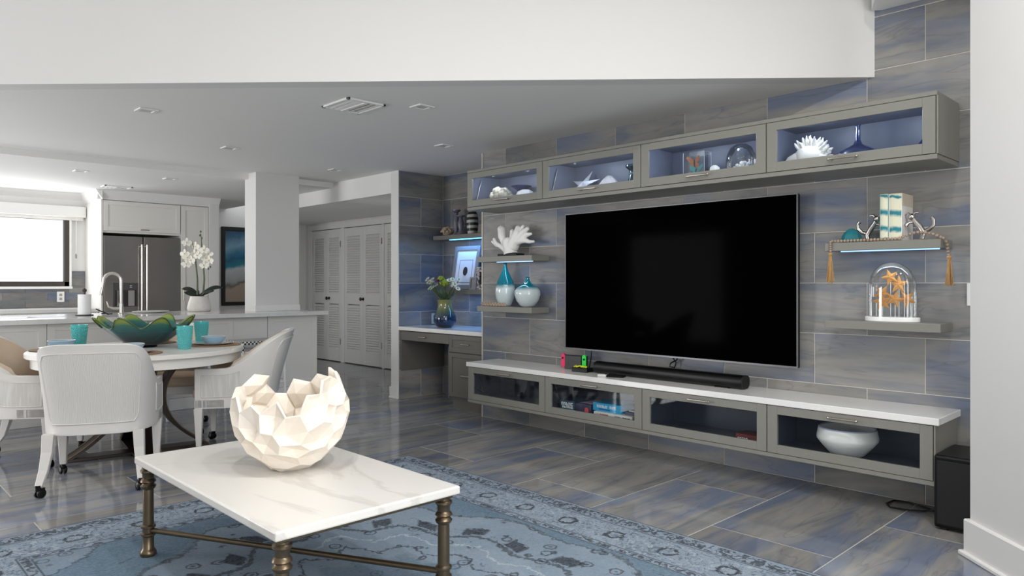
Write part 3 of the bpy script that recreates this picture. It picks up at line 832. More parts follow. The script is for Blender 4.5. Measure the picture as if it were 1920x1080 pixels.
# coral under a dome
t = thing('coral_dome', 'glass dome over white coral in the butterfly cabinet', 'dome', (4.20, 2.25, FU))
MB().lathe([(0, 0), (.105, 0), (.105, .012), (.095, .018), (0, .018)], 30).build('base', plain('dark_wood_base', (52, 46, 44), .4), t, smooth=40)
MB().lathe([(.092, .018), (.094, .10), (.088, .145), (.066, .19), (.035, .212), (0, .220)], 30).build('dome', CLEAR, t, smooth=60)
lumpy((.0, -.01, .02), .062, 34, 9, .95).build('coral', SHW, t, smooth=60)
o = MB().lathe([(0, 0), (.025, 0), (.034, .03), (.028, .07), (.012, .085), (0, .087)], 14, (4.11, 2.385, FU), flute=lambda a, z: 1 + .15 * math.cos(5 * a)).build('white_shell', SHW, None, smooth=60); tag(o, 'small upright white shell beside the coral dome', 'shell')
o = lumpy((4.25, 2.11, FU + .008), .042, 30, 12, .95).build('grey_coral', plain('grey_coral', (150, 152, 158), .7), None, smooth=60); tag(o, 'grey knobbly coral in the cabinet corner behind the coral dome', 'coral')
# spiky shell
t = thing('spiky_shell', 'large white murex shell with frilly spikes in the end cabinet', 'shell', (4.18, 1.80, FU))
mb = MB(); mb.ball((0, 0, .075), .085, 20, .85, .75, 1.15); mb.tube([(0, .06, .07), (-.01, .12, .06), (-.01, .155, .045)], [.05, .03, .008], 12)
mb.build('body', SHW, t, smooth=60)
q = random.Random(5)
for i in range(20):
    a = -1.0 + 3.4 * i / 19
    for k in (-1, 1):
        d = Vector((k * .45 * (.4 + q.random()), -math.cos(a) * .9, math.sin(a))).normalized()
        if d.z < -.4: continue
        b = Vector((d.x * .055, d.y * .085, .08 + d.z * .062))
        l = .028 + .024 * q.random()
        MB().tube([b, b + d * l * .6 + Vector((0, 0, .004)), b + d * l + Vector((q.uniform(-.01, .01), q.uniform(-.012, .012), .008))], [.014, .010, .003], 6).build('spike', SHW, t, smooth=60)
# blue bottle, and its reflection in the end panel built as a second bottle
BLU = glass('deep_blue_glass', (60, 110, 200), (.06, .55), body=(20, 52, 120), bodyf=.55)
t = thing('blue_bottle', 'wide flat cobalt bottle with a long thin neck', 'bottle', (4.215, 1.548, FU))
pr = [(0, 0), (.05, 0), (.10, .02), (.118, .045), (.105, .072), (.06, .098), (.026, .115), (.015, .14), (.012, .20), (.015, .224)]
MB().lathe(pr, 36).build('body', BLU, t, smooth=60)
MB().lathe([(.0155, .222), (.0175, .2255), (.012, .226)], 20).build('lip', BLU, t, smooth=60)
t = thing('blue_bottle', 'cobalt bottle reflection built as a tapered bottle in the end cabinet corner', 'bottle', (4.25, 1.21, FU))
MB().lathe([(0, 0), (.05, 0), (.07, .02), (.072, .04), (.04, .08), (.016, .11), (.010, .15), (.012, .19)], 30).build('body', BLU, t, smooth=60)
MB().lathe([(.012, .188), (.014, .1915), (.009, .192)], 20).build('lip', BLU, t, smooth=60)

# ================================================================== things on the floating shelves
ZA, ZB = 1.45, 1.02
# white finger coral on a black block
t = thing('coral_sculpture', 'white branching coral sculpture on a black block', 'sculpture', (4.275, 4.42, ZA))
bx(-.05, .05, -.115, .115, 0, .022).build('base', BLACKM, t, bevel=.003)
CW = plain('matt_white_coral', (244, 243, 240), .6, bump=.35, bscale=45)
mb = MB()
def br(pts, rs): mb.tube(pts, rs, 10); mb.ball(pts[-1], rs[-1] * 1.05, 10)
br([(0, 0, .02), (0, .01, .07), (-.01, .03, .12)], [.062, .058, .045])
br([(0, .02, .07), (0, .08, .11), (-.01, .10, .17), (0, .115, .235)], [.040, .026, .034, .036])
br([(0, .04, .05), (.01, .12, .085), (0, .18, .115), (0, .21, .155)], [.036, .024, .018, .014])
br([(0, .15, .10), (.01, .19, .10), (0, .235, .135)], [.02, .015, .010])
br([(0, -.02, .08), (0, -.06, .14), (-.01, -.08, .19), (0, -.09, .235)], [.056, .05, .034, .026])
br([(0, -.05, .12), (.01, -.13, .155), (0, -.19, .175), (0, -.24, .18)], [.05, .036, .022, .012])
br([(0, -.09, .14), (-.01, -.16, .20), (0, -.20, .225)], [.038, .026, .016])
br([(0, -.10, .13), (0, -.17, .13), (0, -.225, .115), (0, -.27, .115)], [.034, .024, .016, .011])
br([(0, -.06, .16), (.01, -.12, .225), (0, -.15, .25)], [.03, .022, .014])
br([(0, -.01, .11), (.01, -.005, .17), (0, -.02, .21)], [.034, .022, .022])
mb.build('coral', CW, t, smooth=60)
# two vases
def twotone(name, zc, w):
    m = NT(name).prm(.12, 0, .6, .3)
    tc = m.t.nodes.new('ShaderNodeTexCoord'); sp = m.n('ShaderNodeSeparateXYZ', i_0=tc.outputs['Object'])
    f = m.step(m.math('MULTIPLY_ADD', m.noise(tc.outputs['Object'], 9, 2), .02, sp.outputs[2]), zc, w)
    m.col(m.mix(f, lin((206, 218, 220)), lin((0, 112, 128))))
    return m.mat
t = thing('glazed_vase', 'tall teardrop vase, turquoise neck over a white body', 'vase', (4.285, 4.50, ZB))
MB().lathe([(0, 0), (.044, 0), (.058, .018), (.080, .07), (.088, .12), (.085, .165), (.071, .215), (.047, .265), (.027, .305), (.016, .345), (.0125, .37), (.0145, .372), (.008, .372)], 40).build('body', twotone('tall_vase_glaze', .182, .02), t, smooth=60)
MB().lathe([(.0135, .368), (.0165, .372), (.0135, .3755), (.008, .374)], 20).build('lip', plain('turquoise_lip', (0, 104, 118), .15), t, smooth=60)
t = thing('glazed_vase', 'squat round vase, small turquoise neck over a white body', 'vase', (4.27, 4.215, ZB))
MB().lathe([(0, 0), (.042, 0), (.064, .015), (.094, .055), (.109, .105), (.107, .135), (.088, .165), (.055, .188), (.030, .205), (.019, .225), (.0165, .250), (.008, .251)], 40).build('body', twotone('squat_vase_glaze', .165, .015), t, smooth=60)
MB().lathe([(.017, .246), (.0205, .25), (.017, .2535), (.008, .252)], 20).build('lip', plain('turquoise_lip2', (0, 104, 118), .15), t, smooth=60)
# beads lying before the tall vase
BEAD = plain('pale_wood_bead', (166, 146, 128), .5, var=.25, scale=60)
mb = MB(); q = random.Random(3)
for i in range(26):
    mb.ball((4.1935 + .001 * math.sin(i * 2.1), 4.70 - i * .0118, ZB + .0125 + (.012 if i % 3 == 0 else 0)), .0125, 8)
o = mb.build('bead_string', BEAD, None, smooth=60); tag(o, 'short string of pale wooden beads lying before the tall vase', 'beads'); o['kind'] = 'stuff'

# ---- books between silver bookends
def tie_dye(name, seed):
    m = NT(name).prm(.5)
    v = m.coords((1, 1, 1))
    tc = m.t.nodes.new('ShaderNodeTexCoord'); sp = m.n('ShaderNodeSeparateXYZ', i_0=tc.outputs['Object'])
    z = m.math('ADD', sp.outputs[2], m.math('MULTIPLY', m.math('SUBTRACT', m.noise(v, 22, 4), .5), .03))
    band = None
    for zc, w in ((.062, .020), (.150, .022), (.238, .010), (.008, .006)):
        b = m.math('SUBTRACT', 1.0, m.math('DIVIDE', m.math('ABSOLUTE', m.math('SUBTRACT', z, zc + seed * .004)), w), clamp=True)
        band = b if band is None else m.math('MAXIMUM', band, b)
    n = m.noise(v, 30, 5)
    f = m.math('MULTIPLY', band, m.math('ADD', n, .9), clamp=True)
    c0 = m.mix(m.noise(v, 14, 3), lin((240, 222, 192)), lin((206, 226, 206)))
    m.col(m.mix(f, c0, lin((16, 126, 142))))
    return m.mat
def book(ya, yb, h, label, spine, cover, band=None):
    t = thing('standing_book', label, 'book', (4.298, (ya + yb) / 2, ZA), 0, 'books between the silver bookends')
    w = (yb - ya) / 2
    bx(-.086, .088, -w + .003, w - .003, .003, h - .004).build('pages', plain('book_pages', (232, 226, 212), .8), t)
    bx(-.088, .090, -w, -w + .003, 0, h).build('front_cover', cover, t)
    bx(-.088, .090, w - .003, w, 0, h).build('back_cover', cover, t)
    MB().prism_axis([(-.086, -w), (-.094, -w * .6), (-.096, 0), (-.094, w * .6), (-.086, w)], 0, h, 'z').build('spine', spine, t, smooth=50)
    if band: bx(-.0885, .0905, -w - .0012, -w + .002, h * .74, h + .0005).build('cover_band', band, t)
book(1.318, 1.384, .256, 'thicker standing book with white cover and turquoise splashed spine', tie_dye('splashed_spine', 0), plain('white_cover', (238, 236, 234), .4), plain('cream_band', (216, 204, 186), .5))
book(1.387, 1.430, .258, 'thinner standing book with turquoise splashed cream spine', tie_dye('splashed_spine2', 2), plain('aqua_cover', (150, 200, 196), .4))
def bookend(label, loc, flip):
    t = thing('silver_bookend', label, 'bookend', loc)
    s = flip
    m = plain('aged_silver', (190, 184, 180), .22, 1.0, var=.3, scale=40)
    bx(-.035, .035, -.03, .03, 0, .006).build('base', m, t, bevel=.002)
    b = MB()
    b.tube([(0, 0, .006), (0, -.008 * s, .04), (0, .012 * s, .075), (-.005, .035 * s, .105), (-.01, .045 * s, .125)], [.014, .013, .016, .013, .012], 10)
    b.ball((-.01, .048 * s, .128), .019, 10)
    b.build('torso', m, t, smooth=60)
    for pts, rs in (([(0, -.004 * s, .045), (0, -.032 * s, .055), (0, -.055 * s, .078), (0, -.058 * s, .105), (0, -.046 * s, .118)], [.010, .011, .011, .008, .012]),
                    ([(0, .03 * s, .10), (-.01, .060 * s, .098), (-.015, .075 * s, .082)], [.008, .007, .011]),
                    ([(-.01, .045 * s, .130), (-.01, .030 * s, .150), (-.01, .012 * s, .148)], [.008, .007, .004]),
                    ([(-.01, .05 * s, .135), (-.012, .066 * s, .150), (-.012, .080 * s, .140)], [.006, .005, .004])):
        MB().tube(pts, rs, 8).build('arm', m, t, smooth=60)
    return t
bookend('silver figure bookend leaning on the white book cover', (4.262, 1.235, ZA), 1)
bookend('silver figure bookend beside the teal stone', (4.262, 1.508, ZA), -1)
o = MB().lathe([(0, 0), (.045, 0), (.056, .015), (.052, .04), (.035, .065), (.015, .08), (0, .084)], 9, (4.262, 1.60, ZA)).build('teal_stone', plain('teal_stone', (38, 118, 126), .3, var=.2, scale=30), None, smooth=25)
tag(o, 'small pointed teal stone ornament on the book shelf', 'ornament')
# bead garland with tassels over both ends of the shelf
t = thing('bead_garland', 'garland of wooden beads with straw tassels hanging off the shelf', 'garland', (4.20, 1.42, ZA))
pts = []
for i in range(14): pts.append((-.0100 + .001 * math.sin(i), .262 - i * .0178, .0095))
for i in range(6): pts.append((-.0100 + .001 * math.sin(i), .0128 - i * .0178, .0095))
for i in range(12): pts.append((-.0100 + i * .0012, -.094 - i * .0178, .010 + .03 * math.sin(PI * i / 11)))
for i in range(6):
    a = i / 5
    pts.append((.008 + .05 * a, -.300 - .012 * min(1, a * 4), .004 - .085 * a))
mb = MB()
for p in pts: mb.ball(p, .0092, 8)
for i in range(5): mb.ball((-.030, .262, -.004 - i * .013 + .009), .0075, 8)
g = mb.build('beads', BEAD, t, smooth=60); g['kind'] = 'stuff'
STR = plain('straw_tassel', (182, 142, 92), .8, var=.2, scale=60)
def tassel(c, L):
    b = MB(); b.ball((c[0], c[1], c[2]), .013, 8)
    q = random.Random(int(c[1] * 100))
    for i in range(30):
        a = q.random() * 2 * PI; r = q.random() ** .5
        b.tube([(c[0] + .006 * r * math.cos(a), c[1] + .006 * r * math.sin(a), c[2]), (c[0] + .013 * r * math.cos(a), c[1] + .013 * r * math.sin(a), c[2] - L * .5), (c[0] + .02 * r * math.cos(a), c[1] + .022 * r * math.sin(a), c[2] - L * (.92 + .08 * q.random()))], .0022, 4)
    b.build('tassel', STR, t)
tassel((-.036, .262, -.066), .165)
tassel((.060, -.314, -.095), .150)

# ---- starfish dome
t = thing('starfish_dome', 'glass dome with orange starfish on a white oval base', 'dome', (4.285, 1.392, 1.008))
MB().prism([(.080 * math.cos(2 * PI * i / 36), .140 * math.sin(2 * PI * i / 36)) for i in range(36)], 0, .026).build('base', plain('white_lacquer', (244, 243, 240), .3), t, smooth=40, bevel=.003)
old = MB(); old.m = Matrix.Diagonal((.072 / .124, 1, 1, 1))
old.lathe([(.122, .026), (.124, .12), (.122, .205), (.112, .25), (.088, .29), (.05, .318), (.02, .327), (0, .329)], 40)
old.build('dome', CLEAR, t, smooth=60)
OST = plain('orange_starfish', (222, 156, 78), .7, var=.2, scale=60, bump=.5, bscale=150)
PIN = plain('steel_pin', (196, 196, 196), .3, .8)
for k, (y, z, r, x) in enumerate(((.048, .155, .052, -.01), (.010, .245, .050, .0), (-.030, .205, .054, .01), (-.020, .125, .052, -.02), (-.072, .125, .052, .005), (.045, .108, .055, -.02))):
    s = star_on(t, 'starfish', OST, (x, y, z), r, r * .42, .010, rx=.35 * (k - 2), lean=.1 * ((k % 3) - 1))
    MB().tube([(x + .006, y, .026), (x + .006, y, z)], .0022, 6).build('pin', PIN, s if False else t)

# ================================================================== DESK ALCOVE
DX = 4.445
t = thing('built_in_desk', 'dark grey built-in desk with drawers and open knee space', 'desk', (DX, 5.59, 0))
y0, y1 = 4.908 - 5.59, 6.272 - 5.59
xb = 5.018 - DX
bx(.0, xb, y1 - .02, y1, .30, .7255).build('side_panel', DARKP, t)
bx(.0, xb, 5.455 - 5.59, 5.475 - 5.59, .10, .60).box(.012, xb, y0, 5.455 - 5.59, .10, .7255).build('pedestal', DARKP, t)
bx(.03, xb, y0, 5.44 - 5.59, .0, .10).build('plinth', DARKP, t)
def shaker(parent, name, ya, yb, z0, z1, rail=.045):
    d = bx(-.006, .012, ya, yb, z0, z1).box(-.014, -.006, ya, ya + rail, z0, z1).box(-.014, -.006, yb - rail, yb, z0, z1).box(-.014, -.006, ya + rail, yb - rail, z0, z0 + rail).box(-.014, -.006, ya + rail, yb - rail, z1 - rail, z1).build(name, DARKP, parent, bevel=.0015)
    handle(d, -.008, (ya + yb) / 2, (z0 + z1) / 2, .055)
    return d
shaker(t, 'drawer', y0 + .03, 5.447 - 5.59, .555, .718)
shaker(t, 'drawer', y0 + .03, 5.447 - 5.59, .125, .548)
d = bx(-.012, .3, 5.452 - 5.59, y1 - .022, .625, .718).build('pencil_drawer', DARKP, t, bevel=.0015); handle(d, -.012, 5.86 - 5.59, .672, .05)
o = bx(4.415, 5.019, 4.907, 6.274, .7265, .765).build('desk_top', QUARTZ, None, bevel=.003); tag(o, 'white quartz desk top fitted in the tiled alcove', 'counter')
BLED = emit('blue_led', (60, 160, 255), 6.0)
shelf(4.775, 0, 4.912, 6.14, 1.725, 'dark grey alcove shelf with blue light strip below', (-.52, .38, BLED), DARKP, 5.02)
shelf(4.775, 0, 4.912, 6.02, 1.155, 'dark grey alcove shelf under the framed medallion', None, DARKP, 5.02)
def led_line(loc, sx, sy, power, color):
    l = bpy.data.lights.new('led_line', 'AREA'); l.shape = 'RECTANGLE'; l.size, l.size_y = sx, sy; l.energy = power; l.color = color
    o = bpy.data.objects.new('led_line', l); put(o); o.location = loc
led_line((4.83, 5.45, 1.671), .02, .9, 1.8, (.16, .45, 1.0))
led_line((4.84, 5.45, 1.105), .02, .9, 1.0, (.16, .42, 1.0))
led_line((4.225, 4.33, 1.396), .015, .42, .2, (.7, .85, 1.0))
led_line((4.225, 1.40, 1.396), .015, .5, .3, (.6, .78, 1.0))
ZS = 1.725
o = lumpy((4.86, 6.0, ZS + .006), .068, 70, 31, .98, (.25, .4), .95).build('coral_ball', plain('tan_coral', (168, 150, 132), .8), None, smooth=60); tag(o, 'round tan coral ball on the upper alcove shelf', 'coral')
CST = plain('grey_glaze', (104, 102, 116), .35)
def stick(x, y, h, label):
    t = thing('candle_holder', label, 'candle holder', (x, y, ZS), 0, 'grey candle holders on the alcove shelf')
    MB().lathe([(0, 0), (.042, 0), (.046, .012), (.030, .03), (.024, .06), (.034, h * .45), (.036, h * .6), (.022, h * .78), (.020, h * .86), (.018, h * .9), (0, h * .9)], 20).build('stem', CST, t, smooth=40)
    MB().lathe([(.018, h * .88), (.045, h * .95), (.047, h), (.040, h), (.016, h * .93), (0, h * .93)], 20).build('cup', CST, t, smooth=40)
stick(4.90, 5.90, .275, 'taller grey candle holder beside the coral ball')
stick(4.85, 5.765, .205, 'shorter grey candle holder beside the striped vase')
m = NT('black_white_stripes').prm(.35); tc = m.t.nodes.new('ShaderNodeTexCoord'); sp = m.n('ShaderNodeSeparateXYZ', i_0=tc.outputs['Object'])
m.col(m.mix(m.step(m.math('SINE', m.math('MULTIPLY', m.math('ADD', sp.outputs[2], m.math('MULTIPLY', sp.outputs[1], .05)), 2 * PI / .056)), .05, .1), lin((26, 26, 28)), lin((176, 176, 172))))
t = thing('striped_vase', 'black and white striped vase on the upper alcove shelf', 'vase', (4.84, 5.57, ZS))
MB().lathe([(0, 0), (.046, 0), (.055, .03), (.062, .11), (.057, .19), (.038, .23), (.029, .245), (.031, .262), (.024, .262), (.026, .24), (0, .2)], 28).build('body', m.mat, t, smooth=60)
def frame(name, label, loc, w, h, bw, fm, mat_in, lean, rz=0.0, extra=None):
    """picture frame standing on its lower edge, leaning back, front looks to -X"""
    t = thing(name, label, 'picture frame', loc, rz)
    rot = Matrix.Rotation(lean, 4, 'Y')
    f = MB(); f.m = rot
    f.box(0, .022, -w / 2, -w / 2 + bw, 0, h).box(0, .022, w / 2 - bw, w / 2, 0, h).box(0, .022, -w / 2 + bw, w / 2 - bw, 0, bw).box(0, .022, -w / 2 + bw, w / 2 - bw, h - bw, h)
    f.build('frame', fm, t, bevel=.002)
    b = MB(); b.m = rot; b.box(.012, .020, -w / 2 + bw - .004, w / 2 - bw + .004, bw - .004, h - bw + .004); b.build('picture', mat_in, t)
    if extra: extra(t, rot)
    return t
SILV = plain('silver_frame', (150, 148, 152), .35, .5)
MAT_ = plain('white_mount', (222, 226, 236), .7)
def medallion(t, rot):
    b = MB(); b.m = rot
    for y0, y1, z0, z1 in ((-.105, -.101, .07, .31), (.101, .105, .07, .31), (-.105, .105, .306, .31), (-.105, .105, .07, .074)): b.box(.0105, .0125, y0, y1, z0, z1)
    b.build('inner_line', plain('mount_line', (96, 104, 130), .6), t)
    b = MB(); b.m = rot; b.prism_axis([(.034 * math.cos(2 * PI * i / 24), .19 + .046 * math.sin(2 * PI * i / 24)) for i in range(24)], .0085, .0125, 'x'); b.build('medallion', plain('dark_medallion', (28, 34, 46), .5), t)
frame('framed_medallion', 'silver framed white print with a dark oval medallion', (4.815, 5.705, 1.159), .40, .455, .045, SILV, MAT_, .17, extra=medallion)
frame('slim_frame', 'pale slim frame at the end of the upper alcove shelf', (4.84, 5.33, ZS + .003), .22, .28, .03, plain('pale_frame', (168, 160, 150), .5), BLACKM, .12)
m = NT('leopard_print').prm(.5); v = m.coords(); m.col(m.mix(m.ramp(m.noise(v, 60, 3), [(.45, (0, 0, 0)), (.5, (1, 1, 1))]), lin((52, 44, 46)), lin((196, 184, 180))))
frame('patterned_frame', 'tall mottled picture frame on the lower alcove shelf', (4.80, 5.40, 1.155), .17, .23, .05, m.mat, BLACKM, .10)
frame('patterned_frame', 'small silver picture frame before the mottled one', (4.785, 5.515, 1.155), .10, .13, .018, SILV, plain('photo_grey', (150, 146, 150), .6, var=.4, scale=30), .12)
# vase with flowers
t = thing('flower_vase', 'olive to navy glass vase with white and green flowers', 'vase', (4.64, 5.77, .765))
VG = NT('olive_navy_glass').prm(.08, 0, .6, .4); tc = VG.t.nodes.new('ShaderNodeTexCoord'); sp = VG.n('ShaderNodeSeparateXYZ', i_0=tc.outputs['Object'])
mr = VG.n('ShaderNodeMapRange', i_1=.0, i_2=.29); VG.t.links.new(sp.outputs[2], mr.inputs[0])
VG.col(VG.ramp(mr.outputs[0], [(0, lin((10, 26, 48))), (.38, lin((16, 44, 74))), (.55, lin((70, 90, 74))), (.8, lin((126, 128, 76))), (1, lin((120, 118, 70)))]))
MB().lathe([(0, 0), (.06, 0), (.095, .02), (.118, .065), (.115, .115), (.09, .17), (.072, .22), (.074, .26), (.082, .288), (.076, .288), (.066, .25), (0, .2)], 32).build('vase', VG.mat, t, smooth=60)
GRN = plain('leaf_green', (66, 86, 44), .6, var=.3, scale=30)
WPET = plain('white_petal', (236, 228, 206), .6); LIME = plain('lime_bloom', (150, 170, 44), .7, bump=.6, bscale=120); PINKP = plain('dark_pink_bloom', (110, 36, 70), .6)
heads = []
q = random.Random(11)
for i in range(9): heads.append(('w', (-.04 + .07 * q.random() - .02, .12 + .10 * q.random(), .40 + .10 * q.random())))
for i in range(8): heads.append(('w', (-.05 + .07 * q.random(), -.10 - .10 * q.random(), .40 + .11 * q.random())))
for i in range(5): heads.append(('g', (-.06 + .05 * q.random(), .03 - .11 * q.random(), .42 + .07 * q.random())))
heads.append(('p', (-.02, .10, .49))); heads.append(('p', (0, .085, .46)))
for k, c in heads:
    MB().tube([(0, c[1] * .15, .25), (c[0] * .5, c[1] * .5, .34), (c[0], c[1], c[2])], [.004, .0035, .003], 5).build('stem', GRN, t)
    if k == 'w':
        b = MB()
        d = Vector((c[0] - .06, c[1] * 1.2, .22)).normalized()
        e = d.cross(Vector((0, 0, 1))).normalized(); f = d.cross(e)
        for j in range(9):
            a = 2 * PI * j / 9
            w = e * math.cos(a) + f * math.sin(a); s = e * -math.sin(a) + f * math.cos(a)
            C0 = Vector(c)
            b.add([C0, C0 + w * .016 + s * .009, C0 + w * .033 + d * .004, C0 + w * .016 - s * .009], [(0, 1, 2, 3)])
        fl = b.build('flower', WPET, t, solid=.002)
        MB().ball(tuple(Vector(c) + d * .003), .010, 8).build('centre', LIME, fl, smooth=60)
    elif k == 'g': lumpy(c, .032, 18, int(abs(c[1]) * 1e4) + 1, .9).build('bloom', LIME, t, smooth=60)
    else: MB().ball(c, .02, 8).build('bloom', PINKP, t, smooth=60)
for i in range(14):
    a = 2 * PI * i / 14
    c = Vector((.05 * math.cos(a), .08 * math.sin(a), .30 + .05 * q.random())); d = Vector((math.cos(a), math.sin(a), .8)).normalized(); s = d.cross(Vector((0, 0, 1))).normalized() * .014
    MB().add([c - d * .03, c + s, c + d * .07, c - s], [(0, 1, 2, 3)]).build('leaf', GRN, t, solid=.0015)

# ================================================================== RUG
RX0, RX1, RY0, RY1 = 0.28, 2.995, 0.45, 4.125
m = NT('blue_oriental_rug').prm(.95, 0, .1)
tc = m.t.nodes.new('ShaderNodeTexCoord'); P = tc.outputs['Object']
sp = m.n('ShaderNodeSeparateXYZ', i_0=P)
hx, hy = (RX1 - RX0) / 2, (RY1 - RY0) / 2
ax, ay = m.math('ABSOLUTE', sp.outputs[0]), m.math('ABSOLUTE', sp.outputs[1])
ex, ey = m.math('SUBTRACT', hx, ax), m.math('SUBTRACT', hy, ay)
ed = m.math('MINIMUM', ex, ey)                                     # distance from the edge
al = m.n('ShaderNodeMix', data_type='FLOAT'); m.set(al.inputs[0], m.math('LESS_THAN', ex, ey)); m.set(al.inputs[2], ax); m.set(al.inputs[3], ay)
along = al.outputs[0]                                              # run along the border
wear = m.noise(P, 3.0, 5, .65)
fine = m.noise(P, 75, 3, .7)
mot = m.noise(P, 22, 5, .65, .8)
def band(a, b): return m.math('MULTIPLY', m.step(ed, a, .003), m.math('SUBTRACT', 1.0, m.step(ed, b, .003)))
FIELD = m.mix(wear, lin((84, 106, 126)), lin((128, 150, 166)))
FIELD = m.mix(m.math('MULTIPLY', fine, .45), FIELD, lin((66, 88, 108)))
PALE = m.mix(wear, lin((114, 130, 148)), lin((160, 172, 184)))
DARK = lin((40, 40, 48))
c = FIELD
# central medallion: nested lobed outlines
th = m.math('ARCTAN2', m.math('MULTIPLY', sp.outputs[1], .72), sp.outputs[0])
rad = m.math('SQRT', m.math('ADD', m.math('MULTIPLY', sp.outputs[0], sp.outputs[0]), m.math('MULTIPLY', m.math('MULTIPLY', sp.outputs[1], .72), m.math('MULTIPLY', sp.outputs[1], .72))))
lob = m.math('MULTIPLY_ADD', m.math('COSINE', m.math('MULTIPLY', th, 12)), .035, rad)
lob = m.math('MULTIPLY_ADD', m.math('SUBTRACT', mot, .5), .10, lob)
def ring(a, b, w=.004): return m.math('MULTIPLY', m.step(lob, a, w), m.math('SUBTRACT', 1.0, m.step(lob, b, w)))
inmed = m.math('SUBTRACT', 1.0, m.step(lob, .92, .01))
c = m.mix(m.math('MULTIPLY', inmed, .7), c, PALE)
vor = m.n('ShaderNodeTexVoronoi', i_Vector=P, i_Scale=9.0, feature='F1')
vd = m.math('MULTIPLY_ADD', m.math('SUBTRACT', mot, .5), .35, vor.outputs['Distance'])
flo = m.math('MULTIPLY', m.step(vd, .20, .02), m.math('SUBTRACT', 1.0, m.step(vd, .28, .02)))
core = m.math('SUBTRACT', 1.0, m.step(vd, .10, .02))
orn = m.math('MAXIMUM', flo, m.math('MULTIPLY', core, .8))
c = m.mix(m.math('MULTIPLY', m.math('MULTIPLY', inmed, orn), .75), c, DARK)
for a, b, k in ((.90, .92, .6), (.62, .645, .7), (.40, .415, .8)): c = m.mix(m.math('MULTIPLY', ring(a, b), k), c, DARK)
c = m.mix(m.math('MULTIPLY', ring(.66, .74), m.math('MULTIPLY', m.step(m.math('SINE', m.math('MULTIPLY', th, 22)), .2, .2), .85)), c, DARK)
c = m.mix(m.math('MULTIPLY', ring(.52, .53), .8), c, lin((176, 186, 192)))
c = m.mix(m.math('MULTIPLY', m.math('SUBTRACT', 1.0, m.step(lob, .32, .01)), .6), c, FIELD)
# corner pieces
cr = m.math('SQRT', m.math('ADD', m.math('MULTIPLY', ex, ex), m.math('MULTIPLY', ey, ey)))
cr = m.math('MULTIPLY_ADD', m.math('SUBTRACT', mot, .5), .14, cr)
cin = m.math('SUBTRACT', 1.0, m.step(cr, .78, .01))
c = m.mix(m.math('MULTIPLY', cin, .55), c, PALE)
c = m.mix(m.math('MULTIPLY', m.math('MULTIPLY', cin, orn), .6), c, DARK)
c = m.mix(m.math('MULTIPLY', m.math('MULTIPLY', m.step(cr, .775, .004), m.math('SUBTRACT', 1.0, m.step(cr, .79, .004))), .6), c, DARK)
# scattered small marks in the field
c = m.mix(m.math('MULTIPLY', m.ramp(m.noise(P, 13, 6, .75, 1.4), [(.60, (0, 0, 0)), (.66, (1, 1, 1))]), .5), c, DARK)
# borders: guard stripe, main border with rosettes, guard stripe
BORD = m.math('SUBTRACT', 1.0, m.step(ed, .40, .003))
c = m.mix(BORD, c, PALE)
rep = m.math('SUBTRACT', m.math('MULTIPLY', m.math('FRACT', m.math('DIVIDE', along, .30)), .30), .15)
d2 = m.math('SQRT', m.math('ADD', m.math('MULTIPLY', rep, rep), m.math('POWER', m.math('SUBTRACT', ed, .235), 2.0)))
d2 = m.math('MULTIPLY_ADD', m.math('SUBTRACT', m.noise(P, 30, 4), .5), .05, d2)
ros = m.math('MULTIPLY', m.step(d2, .032, .004), m.math('SUBTRACT', 1.0, m.step(d2, .052, .004)))
mb_ = band(.125, .345)
c = m.mix(m.math('MULTIPLY', m.math('MULTIPLY', mb_, ros), .9), c, DARK)
c = m.mix(m.math('MULTIPLY', m.math('MULTIPLY', mb_, m.ramp(m.noise(P, 24, 5, .75, 1.8), [(.52, (0, 0, 0)), (.56, (1, 1, 1))])), .65), c, lin((64, 74, 90)))
c = m.mix(m.math('MULTIPLY', m.math('MULTIPLY', mb_, m.ramp(m.noise(P, 34, 4, .7, .9), [(.56, (0, 0, 0)), (.60, (1, 1, 1))])), .6), c, lin((178, 188, 194)))
grd = m.math('MAXIMUM', band(.02, .105), band(.36, .395))
c = m.mix(m.math('MULTIPLY', grd, m.math('MULTIPLY', m.ramp(m.noise(P, 34, 3, .6, 1.0), [(.47, (0, 0, 0)), (.51, (1, 1, 1))]), .8)), c, DARK)
for a, b in ((.0, .008), (.110, .118), (.348, .356), (.398, .406)): c = m.mix(m.math('MULTIPLY', band(a, b) if a else m.math('SUBTRACT', 1.0, m.step(ed, b, .002)), .75), c, DARK)
c = m.mix(m.math('MULTIPLY', m.ramp(fine, [(.35, (1, 1, 1)), (.6, (0, 0, 0))]), .16), c, lin((170, 182, 190)))
m.col(c)
m.bump(fine, .5, .004)
o = MB().prism([(x + (RX0 + RX1) / 2 - (RX0 + RX1) / 2, y) for x, y in rrect(2 * hx, 2 * hy, .02)], 0, .010).build('area_rug', m.mat, None)
o.location = ((RX0 + RX1) / 2, (RY0 + RY1) / 2, .0005); tag(o, 'worn blue oriental rug with patterned border under the coffee table', 'rug')
ZR = .0107

